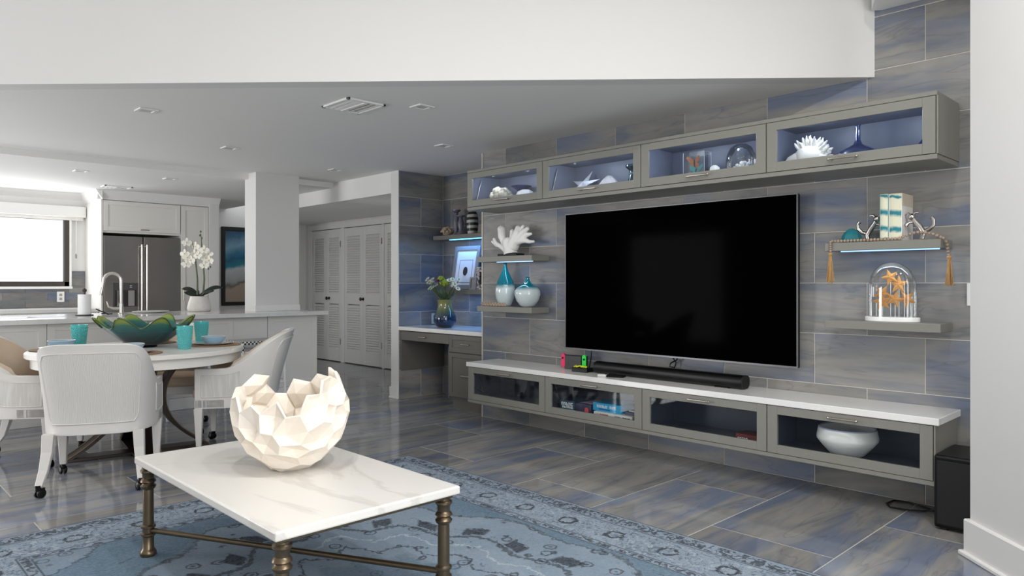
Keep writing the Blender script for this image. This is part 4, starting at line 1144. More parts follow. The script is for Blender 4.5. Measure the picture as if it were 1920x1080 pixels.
# ================================================================== COFFEE TABLE AND FACETED VASE
TXC, TYC, TW, TL, TZ = 1.392, 2.782, .372, .682, .450
t = thing('coffee_table', 'white stone coffee table on turned bronze legs', 'table', (TXC, TYC, ZR))
STONE = marble('honed_cream_stone', (231, 228, 223), (180, 173, 166), .32, 1.3, .4)
h = TZ - ZR
MB().box(-TW, TW, -TL, TL, h - .032, h).build('top', STONE, t, bevel=.006, seg=2)
MB().box(-TW + .02, TW - .02, -TL + .02, TL - .02, h - .046, h - .0325).build('apron', BRONZE, t, bevel=.002)
lp = [(0, 0), (.030, 0), (.034, .006), (.034, .018), (.028, .028), (.024, .034), (.023, .085), (.031, .092), (.031, .10), (.024, .104), (.024, .122), (.031, .126), (.031, .134), (.023, .14), (.022, .295), (.030, .302), (.033, .311), (.026, .318), (.024, .322), (.033, .330), (.030, .338), (.024, .344), (.025, h - .075), (.032, h - .066), (.032, h - .058), (.026, h - .052), (.026, h - .0455), (0, h - .0455)]
for sx in (-1, 1):
    for sy in (-1, 1):
        MB().lathe(lp, 18, (sx * (TW - .045), sy * (TL - .045), 0)).build('leg', BRONZE, t, smooth=35)
for s in (-1, 1):
    MB().tube([(-s * (TW - .045), -(TL - .045), .113), (s * (TW - .045), TL - .045, .113)], .0115, 10).build('stretcher', BRONZE, t, smooth=50)

# faceted vase: hollow cells around a bowl that opens at the top
t = thing('faceted_vase', 'creamy white faceted sculptural vase on the coffee table', 'vase', (1.43, 2.80, TZ))
NP = 82
q = random.Random(21)
pts = []
for i in range(NP):
    z = 1 - 2 * (i + .5) / NP
    a = PI * (1 + 5 ** .5) * i
    r = math.sqrt(1 - z * z)
    p = Vector((r * math.cos(a), r * math.sin(a), z)) + Vector((q.uniform(-.13, .13), q.uniform(-.13, .13), q.uniform(-.13, .13)))
    pts.append(p.normalized())
hb = bmesh.new()
hv = [hb.verts.new(p) for p in pts]
bmesh.ops.convex_hull(hb, input=hv)
bmesh.ops.triangulate(hb, faces=hb.faces)
hb.normal_update()
def shape(p, k=1.0):
    """unit sphere -> vase body; narrow at the foot, fullest above the middle"""
    w = .236 * (1 - .10 * max(0, -p.z) ** 2)
    zz = .240 + .252 * p.z
    return Vector((p.x * w * k, p.y * w * k, max(.0, .004 + (zz - .006))))
cells = []
for v in hb.verts:
    fs = list(v.link_faces)
    cs = [f.calc_center_median().normalized() for f in fs]
    n = v.co.normalized()
    e1 = n.cross(Vector((.3, .5, .8))).normalized(); e2 = n.cross(e1)
    cs.sort(key=lambda c: math.atan2((c - n).dot(e2), (c - n).dot(e1)))
    cells.append((n.copy(), [c.copy() for c in cs]))
hb.free()
VW = NT('creamy_resin').prm(.5, 0, .4)
VW.b.inputs['Subsurface Weight'].default_value = .05; VW.b.inputs['Subsurface Radius'].default_value = (.03, .018, .01)
vv = VW.coords()
VW.col(VW.mix(VW.noise(vv, 5, 3), lin((236, 222, 204)), lin((244, 239, 231))))
rightv = Vector((C_, -S_, 0)); fwd = Vector((S_, C_, 0))
vb = MB()
for n, cs in cells:
    side = n.dot(rightv); dep = n.dot(fwd)
    lim = .33 + .10 * math.sin(7.3 * side + 2.1) + (.10 if dep > .2 else 0) - (.16 if .2 < side < .55 and dep < .3 else 0)
    if n.z > lim: continue
    ring_ = [shape(c, 1.02) for c in cs]
    inner = [shape((c * .70 + n * .30).normalized(), .945) for c in cs]
    mid = shape(n, .85)
    if n.z < -.9: mid.z = .0; ring_ = [Vector((p.x, p.y, max(0, p.z - .0))) for p in ring_]
    k = len(cs)
    vb.add(ring_ + inner + [mid], [(i, (i + 1) % k, k + (i + 1) % k, k + i) for i in range(k)] + [(k + i, k + (i + 1) % k, 2 * k) for i in range(k)])
me = vb.mesh('vase_shell', VW.mat)
b_ = bmesh.new(); b_.from_mesh(me); bmesh.ops.remove_doubles(b_, verts=b_.verts, dist=.0008); bmesh.ops.recalc_face_normals(b_, faces=b_.faces); b_.to_mesh(me); b_.free()
zmin = min(v.co.z for v in me.vertices)
for v in me.vertices: v.co.z -= zmin - .0005
o = put(bpy.data.objects.new('vase_shell', me), t)
sm = o.modifiers.new('solid', 'SOLIDIFY'); sm.thickness = .012; sm.offset = -1
bv = o.modifiers.new('bevel', 'BEVEL'); bv.width = .003; bv.segments = 2; bv.limit_method = 'ANGLE'; bv.angle_limit = .35
MB().lathe([(0, .0), (.06, .0), (.065, .01), (.06, .02), (0, .02)], 20).build('vase_floor', VW.mat, t)

# ================================================================== DINING TABLE
DC = (1.69, 5.60); DZ = .752; DR = .70
t = thing('dining_table', 'round whitewashed dining table on dark curved bronze base', 'table', (DC[0], DC[1], 0))
WW = plain('whitewashed_wood', (232, 229, 223), .45, var=.03, scale=14, bump=.08, bscale=80)
n = 72
circ = lambda r, a0=0, a1=2 * PI, k=n: [(r * math.cos(a0 + (a1 - a0) * i / k), r * math.sin(a0 + (a1 - a0) * i / k)) for i in range(k if abs(a1 - a0 - 2 * PI) < 1e-6 else k + 1)]
for a0 in (-PI * .28, PI * .72):
    MB().prism(circ(DR, a0 + .001, a0 + PI - .001, 40), DZ - .032, DZ).build('top_half', WW, t, smooth=30, bevel=.004)
    ap = circ(DR - .035, a0 + .0015, a0 + PI - .0015, 40) + circ(DR - .055, a0 + PI - .0015, a0 + .0015, 40)
    MB().prism(ap, DZ - .098, DZ - .0325).build('apron', WW, t, smooth=30)
MB().prism(circ(.36), DZ - .055, DZ - .0325).build('mount_plate', DBRONZE, t, smooth=30)
def armpts(kind):
    P_ = []
    zt, zb = DZ - .056, .02
    for i in range(25):
        s = i / 24
        z = zt + (zb - zt) * s
        # concave-outward curve: out at the top, in at mid, out at the foot
        k = (z - .40) / (.30 if z > .40 else .38)
        r = .155 + (.19 if z > .40 else .30) * abs(k) ** 2.2
        P_.append((r, z))
    return P_
for k in range(4):
    a = k * PI / 2 - .14
    ca, sa = math.cos(a), math.sin(a)
    base = armpts(0)
    def T(r, s, z): return (r * ca - s * sa, r * sa + s * ca, z)
    mb = MB()
    W = .068
    vs = []; fs = []
    for r, z in base:
        for s, dr in ((-W, 0), (W, 0), (W, -.032), (-W, -.032)): vs.append(T(r + dr, s, z))
    for i in range(len(base) - 1):
        for j in range(4): fs.append((i * 4 + j, i * 4 + (j + 1) % 4, i * 4 + 4 + (j + 1) % 4, i * 4 + 4 + j))
    fs += [(3, 2, 1, 0), tuple(len(vs) - 4 + j for j in range(4))]
    arm = mb.add(vs, fs).build('curved_arm', DBRONZE, t, smooth=40)
    for s in (-W, W):
        MB().tube([T(r + .002, s, z) for r, z in base], .0045, 6).build('edge_bead', GOLDB, arm, smooth=60)
    MB().add([T(.06, -W, .0), T(.455, -W, .0), T(.455, W, 0), T(.06, W, 0), T(.06, -W, .022), T(.450, -W, .022), T(.450, W, .022), T(.06, W, .022)],
             [(0, 3, 2, 1), (4, 5, 6, 7), (0, 1, 5, 4), (1, 2, 6, 5), (2, 3, 7, 6), (3, 0, 4, 7)]).build('foot_bar', DBRONZE, t, bevel=.002)

# ================================================================== DINING CHAIRS
CHW = plain('whitewashed_chair', (219, 216, 212), .5, var=.025, scale=20)
WK = NT('painted_wicker').prm(.65)
vw = WK.coords()
wv = WK.n('ShaderNodeTexWave', i_Vector=WK.n('ShaderNodeMapping', i_Vector=vw, i_Scale=(1, 1, .12)).outputs[0], i_Scale=40.0, i_Distortion=5.0, i_Detail=2.0, bands_direction='X')
WK.col(WK.mix(wv.outputs[1], lin((206, 203, 198)), lin((220, 218, 214))))
WK.bump(wv.outputs[1], .22, .004)
BEI = plain('beige_upholstery', (206, 186, 164), .85, var=.06, scale=12, bump=.25, bscale=300)
ZS0, ZARM, ZTOP = .335, .615, .872
def ss(a, b, x):
    x = max(0, min(1, (x - a) / (b - a))); return x * x * (3 - 2 * x)
def plan(u, k=0.0):
    """plan of the tub: u 0..1 from left front round the back to right front; k insets"""
    w, d, f = .302 - k, .262 - k, .262
    Ls, La = f, 1.45 * (w + d) / 2
    tot = 2 * Ls + 2 * La
    s = u * tot
    if s < Ls: return (-w, f - s)
    if s > tot - Ls: return (w, f - (tot - s))
    ph = PI * (s - Ls) / (2 * La)
    e = .62
    c, si = -math.cos(ph), math.sin(ph)
    return (w * math.copysign(abs(c) ** e, c), -d * si ** e)
def topz(u):
    x, y = plan(u)
    return ZARM + (ZTOP - ZARM) * ss(.10, -.262, y) ** 1.7 - .02 * (1 - ss(-.2, .2, abs(x)) ) * 0
def shell(u, tt, k=0.0, zlo=ZS0, zcut=0.0):
    x, y = plan(u, k)
    zt = topz(u) - zcut
    z = zlo + (zt - zlo) * tt
    bk = ss(.05, -.25, y)
    r = max(0, (z - .40)) / .47
    r2 = max(0, min(1, (z - .335) / .53))
    return (x * (1 + bk * (.17 * r2 - .10)), y - .125 * r ** 1.25 * bk, z)
chair = thing('dining_chair', 'white tub dining chair with its wicker back turned to the coffee table', 'chair', (1.283, 4.963, 0), 0, 'tub dining chairs')
NU, NV = 61, 14
K = .032
mb = MB()
out = [shell(i / (NU - 1), j / (NV - 1), 0) for j in range(NV) for i in range(NU)]
inn = [shell(i / (NU - 1), j / (NV - 1), K) for j in range(NV) for i in range(NU)]
fs = []
N = NU * NV
for j in range(NV - 1):
    for i in range(NU - 1):
        a, b, c_, d_ = j * NU + i, j * NU + i + 1, (j + 1) * NU + i + 1, (j + 1) * NU + i
        fs += [(a, b, c_, d_), (N + d_, N + c_, N + b, N + a)]
for i in range(NU - 1):
    fs += [(i + 1, i, N + i, N + i + 1), ((NV - 1) * NU + i, (NV - 1) * NU + i + 1, N + (NV - 1) * NU + i + 1, N + (NV - 1) * NU + i)]
for j in range(NV - 1):
    for i in (0, NU - 1):
        fs.append((j * NU + i, (j + 1) * NU + i, N + (j + 1) * NU + i, N + j * NU + i))
mb.add(out + inn, fs).build('shell', CHW, chair, smooth=40, bevel=.006, seg=2)
def patch(name, mat, ua, ub, ta, tb, off, k=0.0, thick=.004, nu=20, nv=10, cutc=0.0, smooth=50):
    """panel lying on the shell, rounded corners by pulling the rows in"""
    g = MB()
    def F(a, b):
        e = cutc * (max(0, abs(b * 2 - 1) - .72) / .28) ** 2
        uu = ua + (ub - ua) * (.5 + (a - .5) * (1 - e))
        p0 = shell(uu, ta + (tb - ta) * b, k + off)
        return p0
    g.grid(F, nu, nv)
    def F2(a, b):
        e = cutc * (max(0, abs(b * 2 - 1) - .72) / .28) ** 2
        uu = ua + (ub - ua) * (.5 + (a - .5) * (1 - e))
        return shell(uu, ta + (tb - ta) * b, k + off + thick)
    nn = nu * nv
    g.grid(F2, nu, nv)
    edge = [(0, i) for i in range(nu)] + [(j, nu - 1) for j in range(1, nv)] + [(nv - 1, i) for i in range(nu - 2, -1, -1)] + [(j, 0) for j in range(nv - 2, 0, -1)]
    idx = [j * nu + i for j, i in edge]
    for i in range(len(idx)):
        a, b = idx[i], idx[(i + 1) % len(idx)]
        g.f.append((a, b, nn + b, nn + a))
    return g.build(name, mat, chair, smooth=smooth), [g.v[i] for i in idx]
p, rim = patch('back_panel', WK.mat, .345, .655, .12, .90, -.006, thick=.012, cutc=.16, nu=28, nv=16)
MB().tube(rim[:] + rim[:2], .0035, 5).build('panel_bead', CHW, p, smooth=60)
for ua, ub in ((.035, .20), (.80, .965)):
    p, rim = patch('side_panel', WK.mat, ua, ub, .28, .84, -.004, thick=.010)
    MB().tube(rim[:] + rim[:2], .003, 5).build('panel_bead', CHW, p, smooth=60)
# inner upholstery
patch('back_upholstery', BEI, .02, .98, .30, .95, 0.0, k=K - .002, thick=.03, nu=50, nv=12)
# seat rail and cushion
seat_o = [plan(i / 48) for i in range(49)]
rail = [(x * (1 - .10 * ss(.05, -.25, y)), y) for x, y in seat_o]
MB().prism(rail[::-1], ZS0 - .004, ZS0 + .062).build('seat_rail', CHW, chair, smooth=40, bevel=.004)
cu = [plan(i / 40, K + .026) for i in range(41)]
cu = [(x * (1 - .08 * ss(.05, -.25, y)), y) for x, y in cu]
fr_ = [(.245, .285), (.15, .300), (0, .305), (-.15, .300), (-.245, .285)]
MB().prism((cu + fr_)[::-1], ZS0 + .06, ZS0 + .135).build('seat_cushion', BEI, chair, smooth=60, bevel=.03, seg=4)
# legs with casters
def caster_at(leg, x, y, rz):
    b = MB(); b.m = Matrix.Translation((x, y, 0)) @ Matrix.Rotation(rz, 4, 'Z')
    for s in (-1, 1):
        b.m = Matrix.Translation((x, y, 0)) @ Matrix.Rotation(rz, 4, 'Z') @ Matrix.Translation((s * .006, .012, .027)) @ Matrix.Rotation(s * PI / 2, 4, 'Y')
        b.lathe([(0, 0), (.026, 0), (.027, .004), (.025, .012), (.012, .018), (0, .019)], 14)
    b.m = Matrix.Translation((x, y, 0)) @ Matrix.Rotation(rz, 4, 'Z')
    b.tube([(0, 0, .034), (0, 0, .075)], [.012, .016], 8)
    b.box(-.010, .010, -.006, .036, .036, .056)
    b.build('caster', BLACK, leg, smooth=40)
for s in (-1, 1):
    lg = MB().tube([(s * .235, -.225, ZS0 + .01), (s * .24, -.23, .24), (s * .25, -.262, .14), (s * .262, -.315, .062)], [1.25, 1.15, .95, .75], sq=(.048, .042)).build('rear_leg', CHW, chair, bevel=.003)
    caster_at(lg, s * .262, -.32, .6 * s)
    lg = MB().tube([(s * .272, .238, ZS0), (s * .270, .238, .065)], [1.25, .72], sq=(.048, .046)).build('front_leg', CHW, chair, bevel=.003)
    caster_at(lg, s * .270, .238, -.5 * s)
def face_rz(dx, dy): return math.atan2(-dx, dy)
chair.rotation_euler = (0, 0, face_rz(.43, .90))
dup(chair, (2.30, 5.305, 0), face_rz(-.85, .53), 'white tub dining chair seen in profile at the coffee table end')
dup(chair, (1.055, 5.895, 0), face_rz(.84, -.55), 'white tub dining chair nearest the kitchen window wall with beige inside showing')
dup(chair, (2.10, 6.26, 0), face_rz(-.447, -.894), 'white tub dining chair between the table and the island stools')

# ================================================================== COUNTER STOOLS
BWV = NT('black_white_weave').prm(.6); v = BWV.coords()
ck = BWV.n('ShaderNodeTexChecker', i_Vector=v, i_Scale=55.0); ck.inputs[1].default_value = lin((26, 26, 28)); ck.inputs[2].default_value = lin((236, 235, 232)); BWV.col(ck.outputs[0])
ST = plain('white_rattan', (232, 230, 226), .5)
stool = thing('counter_stool', 'white rattan counter stool with woven seat beside the column end of the island', 'stool', (3.10, 6.80, 0), 0, 'counter stools along the island')
sw, sd, sz = .225, .20, .665
MB().prism(rrect(2 * sw, 2 * sd, .04), sz - .028, sz).build('seat', BWV.mat, stool, bevel=.006)
for sx in (-1, 1):
    for sy in (-1, 1):
        x, y = sx * (sw - .02), sy * (sd - .02)
        lg = MB().tube([(x * 1.06, y * 1.06, 0), (x, y, sz - .029)], .0155, 10).build('leg', ST, stool, smooth=60)
        MB().tube([(x, y, sz - .10), (x, y, sz - .03)], .0175, 10).build('wrapped_joint', BWV.mat, lg, smooth=60)
for z in (.26, sz - .10):
    for s in (-1, 1):
        MB().tube([(-sw + .02, s * (sd - .02) * 1.03, z), (sw - .02, s * (sd - .02) * 1.03, z)], .010, 8).build('rung', ST, stool, smooth=60)
        MB().tube([(s * (sw - .02) * 1.03, -sd + .02, z + .03), (s * (sw - .02) * 1.03, sd - .02, z + .03)], .010, 8).build('rung', ST, stool, smooth=60)
for s in (-1, 1):
    for e in (-1, 1):
        MB().tube(arc((e * (sw - .02), sz - .25), .13, PI / 2, PI / 2 + e * PI / 2, 10, 'xz', s * (sd - .02)), .008, 6).build('bent_brace', ST, stool, smooth=60)
dup(stool, (2.02, 6.86, 0), 0, 'white rattan counter stool standing between two others at the island')
dup(stool, (1.16, 6.80, 0), 0, 'white rattan counter stool behind the tub chair near the window')

# ================================================================== TABLE SETTING
RAT = NT('rattan_mat').prm(.8); v = RAT.coords(); spx = RAT.n('ShaderNodeSeparateXYZ', i_0=v)
rr = RAT.math('SQRT', RAT.math('ADD', RAT.math('POWER', spx.outputs[0], 2.0), RAT.math('POWER', spx.outputs[1], 2.0)))
RAT.col(RAT.mix(RAT.math('MULTIPLY_ADD', RAT.math('SINE', RAT.math('MULTIPLY', rr, 420)), .3, RAT.noise(v, 18, 3)), lin((112, 84, 62)), lin((190, 158, 122))))
BLUB = plain('pale_blue_glaze', (150, 182, 204), .2, var=.05); WPL = plain('white_plate', (240, 238, 234), .2)
AQG = glass('aqua_tumbler_glass', (176, 240, 240), (.08, .5), .08, body=(104, 222, 224), bodyf=.55)
def setting(k, dx, dy, glass_at):
    n_ = ('chair turned to the coffee table', 'chair seen in profile', 'chair near the window', 'chair by the stools')[k]
    cx, cy = dx, dy
    o = MB().lathe([(0, 0), (.19, 0), (.195, .004), (.19, .007), (0, .007)], 40).build('placemat', RAT.mat, None, smooth=30); o.location = (cx, cy, DZ); tag(o, 'round woven brown placemat before the ' + n_, 'placemat', 'place settings')
    o = MB().lathe([(0, .004), (.08, 0), (.13, .010), (.135, .013), (.128, .013), (.08, .005), (0, .006)], 36).build('dinner_plate', WPL, None, smooth=50); o.location = (cx, cy, DZ + .0072); tag(o, 'white dinner plate before the ' + n_, 'plate', 'place settings')
    o = MB().lathe([(0, 0), (.05, 0), (.062, .006), (.085, .045), (.088, .052), (.083, .051), (.06, .012), (0, .008)], 36).build('soup_bowl', BLUB, None, smooth=50); o.location = (cx, cy, DZ + .0135)
    tag(o, 'pale blue bowl with white rim before the ' + n_, 'bowl', 'place settings')
    rm = MB(); rm.lathe([(.083, .0515), (.0855, .0545), (.088, .0525)], 36); rm.build('rim', WPL, o, smooth=60)
    if glass_at:
        t = thing('tumbler', 'aqua hobnail tumbler before the ' + n_, 'glass', (glass_at[0], glass_at[1], DZ), 0, 'aqua tumblers')
        gw = MB().lathe([(0, 0), (.037, 0), (.039, .004), (.055, .162), (.0565, .165), (.0525, .164), (.036, .012), (0, .010)], 28).build('wall', AQG, t, smooth=50)
        kb = MB()
        for j in range(11):
            zz = .018 + j * .0125; r = .0395 + (.0155) * (zz - .004) / .158
            for i in range(20):
                a = 2 * PI * (i + .5 * (j % 2)) / 20
                kb.ball((r * math.cos(a), r * math.sin(a), zz), .0052, 6)
        b = kb.build('hobnails', AQG, t, smooth=60); b['kind'] = 'stuff'
setting(0, 1.50, 5.175, (1.885, 5.275))
setting(1, 2.165, 5.47, (2.20, 5.80))
setting(2, 1.245, 5.83, (1.39, 5.975))
setting(3, 1.88, 6.01, None)
# ruffled glass bowl
t = thing('ruffled_bowl', 'large ruffled art glass bowl, teal body with lime rim', 'bowl', (1.745, 5.66, DZ))
GB = glass('teal_lime_glass', gloss=(.05, .6), rough=.05, ramp=(.09, .335, [(0, (4, 22, 26)), (.40, (6, 62, 70)), (.70, (20, 118, 124)), (.82, (50, 150, 132)), (.92, (186, 206, 84)), (1, (186, 204, 78))], True), body=(0, 0, 0), bodyf=.5)
def bowl(r0):
    def F(a, b):
        an = 2 * PI * a
        wv_ = math.cos(8 * an)
        s = b
        r = .10 + .215 * s ** .85 + .034 * wv_ * s ** 3
        z = .02 + .178 * s ** 1.1 + .040 * wv_ * s ** 2.2 - .012 * (s > .97)
        rr_ = .004 * math.sin(60 * s) * math.sin(3 * an) * (1 - s)
        return ((r + rr_) * math.cos(an), (r + rr_) * math.sin(an), z)
    return F
mb = MB(); mb.grid(bowl(0), 128, 22, True); mb.f.append(tuple(range(127, -1, -1)))
mb.build('bowl', GB, t, smooth=70, solid=.005)
F = bowl(0)
mb = MB(); mb.tube([F(i / 128, 1.0) for i in range(129)], .0042, 6); mb.build('rim', plain('dark_olive_rim', (70, 84, 34), .15), t, smooth=60)
MB().lathe([(0, 0), (.075, 0), (.08, .006), (.07, .02), (.10, .024), (0, .03)], 30).build('foot', plain('dark_teal_foot', (6, 22, 26), .1), t, smooth=50)

# ================================================================== KITCHEN
KW = plain('kitchen_white_paint', (222, 220, 215), .42, var=.012)
# island: cabinet run and slab
t = thing('kitchen_island', 'long white panelled kitchen island under a pale slab', 'island', (1.3, 7.65, 0))
X0, X1 = -1.0 - 1.3, 3.985 - 1.3
Y0, Y1 = 7.205 - 7.65, 8.20 - 7.65
bx(X0, X1, Y0 + .02, Y1, .0, .8745).build('carcass', KW, t)
edges = [-1.0, -.19, .62, 1.43, 2.24, 3.05, 3.415, 3.985]
for a, b in zip(edges, edges[1:]):
    a, b = a - 1.3 + .002, b - 1.3 - .002
    p = bx(a, b, Y0, Y0 + .019, .115, .872).build('front_panel', KW, t, bevel=.0015)
    if b - a > .5:
        bx(a, a + .06, Y0 - .008, Y0, .115, .872).box(b - .06, b, Y0 - .008, Y0, .115, .872).box(a + .06, b - .06, Y0 - .008, Y0, .115, .175).box(a + .06, b - .06, Y0 - .008, Y0, .812, .872).build('panel_frame', KW, p, bevel=.001)
bx(X0, X1 + .012, Y0 - .012, Y0 + .02, 0, .112).box(X1, X1 + .012, Y0 + .02, Y1, 0, .112).build('plinth', TRIMW, t, bevel=.003)
ISL = marble('island_slab', (226, 225, 222), (196, 196, 198), .14, 2.0, .2)
o = MB().box(-1.05, 3.384, 7.10, 8.24, .875, .915).box(3.384, 3.886, 7.10, 7.418, .875, .915).box(3.384, 3.886, 7.692, 8.24, .875, .915).box(3.886, 4.07, 7.10, 8.24, .875, .915).box(3.384, 3.886, 7.418, 7.692, .875, .899).build('island_slab', ISL, None); tag(o, 'pale grey stone slab on the kitchen island around the column', 'counter')
bx(3.375, 3.895, 7.41, 7.4185, .9155, .985).build('column_base', TRIMW, bpy.data.objects['column'], bevel=.002)
# faucet
t = thing('kitchen_faucet', 'tall nickel gooseneck faucet on the island', 'faucet', (2.135, 7.64, .915))
BN = plain('warm_nickel', (206, 200, 194), .22, .9)
MB().lathe([(0, 0), (.028, 0), (.028, .008), (.020, .015), (.018, .10), (.016, .11), (0, .11)], 18).build('base', BN, t, smooth=40)
fd = Vector((-.718, .35, 0)).normalized()
pts = [(0, 0, .10), (0, 0, .30)] + [tuple(fd * (.075 - .075 * math.cos(a)) + Vector((0, 0, .325 + .075 * math.sin(a)))) for a in [PI * i / 10 for i in range(0, 10)]] + [tuple(fd * .16 + Vector((0, 0, .27)))]
MB().tube(pts, .0155, 10).build('spout', BN, t, smooth=60)
MB().tube([tuple(fd * .157 + Vector((0, 0, .285))), tuple(fd * .178 + Vector((0, 0, .19)))], [.014, .021], 12).build('spray_head', BN, t, smooth=50)
MB().tube([(0, 0, .06), tuple(fd * .07 + Vector((0, 0, .06))), tuple(fd * .11 + Vector((0, 0, .075))), tuple(fd * .125 + Vector((0, 0, .13)))], [.016, .015, .009, .007], 10).build('lever', BN, t, smooth=50)
t = thing('paper_towel_holder', 'white paper towel roll on a dark stand on the island', 'paper towel', (1.82, 7.64, .915))
MB().lathe([(0, 0), (.075, 0), (.075, .01), (0, .012)], 24).build('base', BLACKM, t, smooth=40)
MB().lathe([(.02, .012), (.055, .012), (.055, .20), (.02, .20)], 28).build('roll', plain('paper_white', (240, 240, 238), .9, bump=.2, bscale=80), t, smooth=40)
MB().lathe([(0, .01), (.010, .01), (.010, .22), (.018, .228), (.02, .245), (0, .262)], 14).build('post', plain('dark_brown_post', (70, 56, 50), .5), t, smooth=40)
o = MB().tube([(0, 0, .015), (.03, -.02, .02), (.05, .01, .012), (.09, .0, .012), (.05, -.02, .01), (.02, .02, .03), (-.02, .05, .05), (-.04, .03, .06)], .006, 6).build('black_cord', BLACK, None, smooth=60); o.location = (1.985, 7.72, .911); tag(o, 'curled black cord on the island by the faucet', 'cable')
o = MB().lathe([(0, 0), (.10, 0), (.17, .012), (.175, .018), (.165, .017), (.10, .006), (0, .006)], 36).build('platter', WPL, None, smooth=50); o.location = (2.50, 7.95, .915); tag(o, 'wide white platter on the island beside the orchid', 'plate')
for i, (x, y, r, c_, lb) in enumerate(((1.28, 7.50, .3, (238, 240, 242), 'white paper sheet on the island near the window'), (1.50, 7.58, -.2, (196, 214, 226), 'pale blue leaflet on the island near the paper towels'))):
    o = MB().box(-.14, .14, -.10, .10, 0, .0015).build('paper_sheet', plain('paper_%d' % i, c_, .6), None); o.location = (x, y, .9152); o.rotation_euler = (0, 0, r); tag(o, lb, 'paper')
# orchid
t = thing('potted_orchid', 'white orchid with two stems in a pale marbled pot', 'plant', (2.985, 7.93, .915))
MB().lathe([(0, 0), (.105, 0), (.118, .012), (.122, .04), (.108, .10), (.092, .15), (.09, .165), (.08, .165), (.082, .14), (0, .13)], 32).build('pot', marble('pot_marble', (226, 222, 216), (190, 184, 178), .5, 6, .3), t, smooth=50)
DKL = plain('dark_orchid_leaf', (30, 42, 32), .35); STM = plain('orchid_stem', (92, 104, 80), .5); PET = plain('orchid_petal', (244, 240, 230), .55, var=.04, scale=20)
rt = Vector((C_, -S_, 0)); fw = Vector((S_, C_, 0))
def L3(r, f, z): return tuple(rt * r + fw * f + Vector((0, 0, z)))
for r0, L, dz, f in ((-1, .20, .055, .02), (-.8, .17, .01, -.06), (1, .24, .07, .03), (.9, .20, .03, -.05), (.5, .18, .0, -.09), (-.4, .15, .02, .08)):
    g = MB()
    def F(a, b, r0=r0, L=L, dz=dz, f=f):
        w = .034 * math.sin(PI * min(1, .12 + .86 * a)) ** .7
        return L3(r0 * L * a, f * a + (b - .5) * 1.2 * w, .168 + dz * math.sin(a * 2.2) + (b - .5) * 1.5 * w + .03 * a)
    g.grid(F, 10, 5); g.build('leaf', DKL, t, smooth=60, solid=.004)
stems = [[L3(-.02, 0, .15), L3(-.025, .01, .35), L3(-.04, .0, .55), L3(-.05, -.02, .68), L3(-.06, -.05, .76)], [L3(.03, .02, .15), L3(.045, .02, .35), L3(.035, .01, .55), L3(.03, -.01, .72), L3(.03, -.03, .84)]]
for s in stems: MB().tube(s, [.012, .010, .008, .006, .003], 8).build('stem', STM, t, smooth=60)
q = random.Random(8)
spots = [(-.10, .74), (-.02, .70), (.0, .67), (-.13, .62), (-.09, .58), (-.05, .55), (-.11, .51), (.02, .60), (.09, .66), (.12, .62), (.10, .57), (.13, .55), (.06, .50), (.03, .64), (-.04, .62), (.08, .60)]
for r, z in spots:
    c = Vector(L3(r, -.05 + q.uniform(-.05, .03), z))
    d = (-fw + rt * q.uniform(-.5, .5) + Vector((0, 0, q.uniform(-.3, .2)))).normalized()
    e = d.cross(Vector((0, 0, 1))).normalized(); f = e.cross(d)
    b = MB()
    for k, (an, L, w) in enumerate(((0, .056, .048), (PI, .056, .048), (PI / 2, .054, .032), (PI * 1.28, .050, .030), (PI * 1.72, .050, .030))):
        u = e * math.cos(an) + f * math.sin(an); v_ = e * -math.sin(an) + f * math.cos(an)
        b.add([c, c + u * L * .45 + v_ * w * .5 - d * .004, c + u * L * .85 + v_ * w * .38 - d * .002, c + u * L - d * .006, c + u * L * .85 - v_ * w * .38 - d * .002, c + u * L * .45 - v_ * w * .5 - d * .004], [(0, 1, 2, 3, 4, 5)])
    fl = b.build('flower', PET, t, solid=.0015)
    MB().ball(tuple(c + d * .008), .007, 6).build('lip', plain('orchid_lip', (206, 190, 120), .5), fl)
for (r, f, z) in ((.03, -.035, .86), (.025, -.04, .82), (.035, -.02, .79), (.14, -.05, .48), (.12, -.05, .46)): MB().ball(L3(r, f, z), .010, 8, 1.4).build('bud', STM, t, smooth=60)

# back run under the window
t = thing('base_cabinets', 'white base cabinet run below the kitchen window', 'cabinet', (.9, 10.08, 0))
bx(-2.0, 1.575, -.30, .319, .10, .8745).build('carcass', KW, t)
bx(-2.0, 1.575, -.24, .319, 0, .0995).build('plinth', KW, t)
for i in range(6): bx(-2.0 + i * .596 + .002, -2.0 + (i + 1) * .596 - .002, -.32, -.3005, .12, .86).build('door', KW, t, bevel=.0015)
o = bx(-1.1, 2.476, 9.75, 10.3985, .875, .915).build('kitchen_counter', ISL, None, bevel=.002); tag(o, 'pale stone counter along the window wall', 'counter')
# shade above the window
t = thing('window_shade', 'white cornice shade box with cord over the kitchen window', 'blind', (1.5, 10.4, 2.03))
bx(-.85, .975, -.09, -.001, .02, .155).build('cornice', TRIMW, t, bevel=.004)
bx(-.82, .95, -.055, -.045, -.02, .03).build('fabric', plain('shade_fabric', (226, 224, 218), .9), t)
MB().tube([(.86, -.095, .02), (.862, -.10, -.2), (.86, -.10, -.44)], .003, 5).build('cord', TRIMW, t)
MB().lathe([(0, -.50), (.008, -.50), (.010, -.46), (.004, -.44), (0, -.44)], 8, (.86, -.10, 0)).build('cord_weight', plain('cord_weight', (120, 118, 116), .5), t)
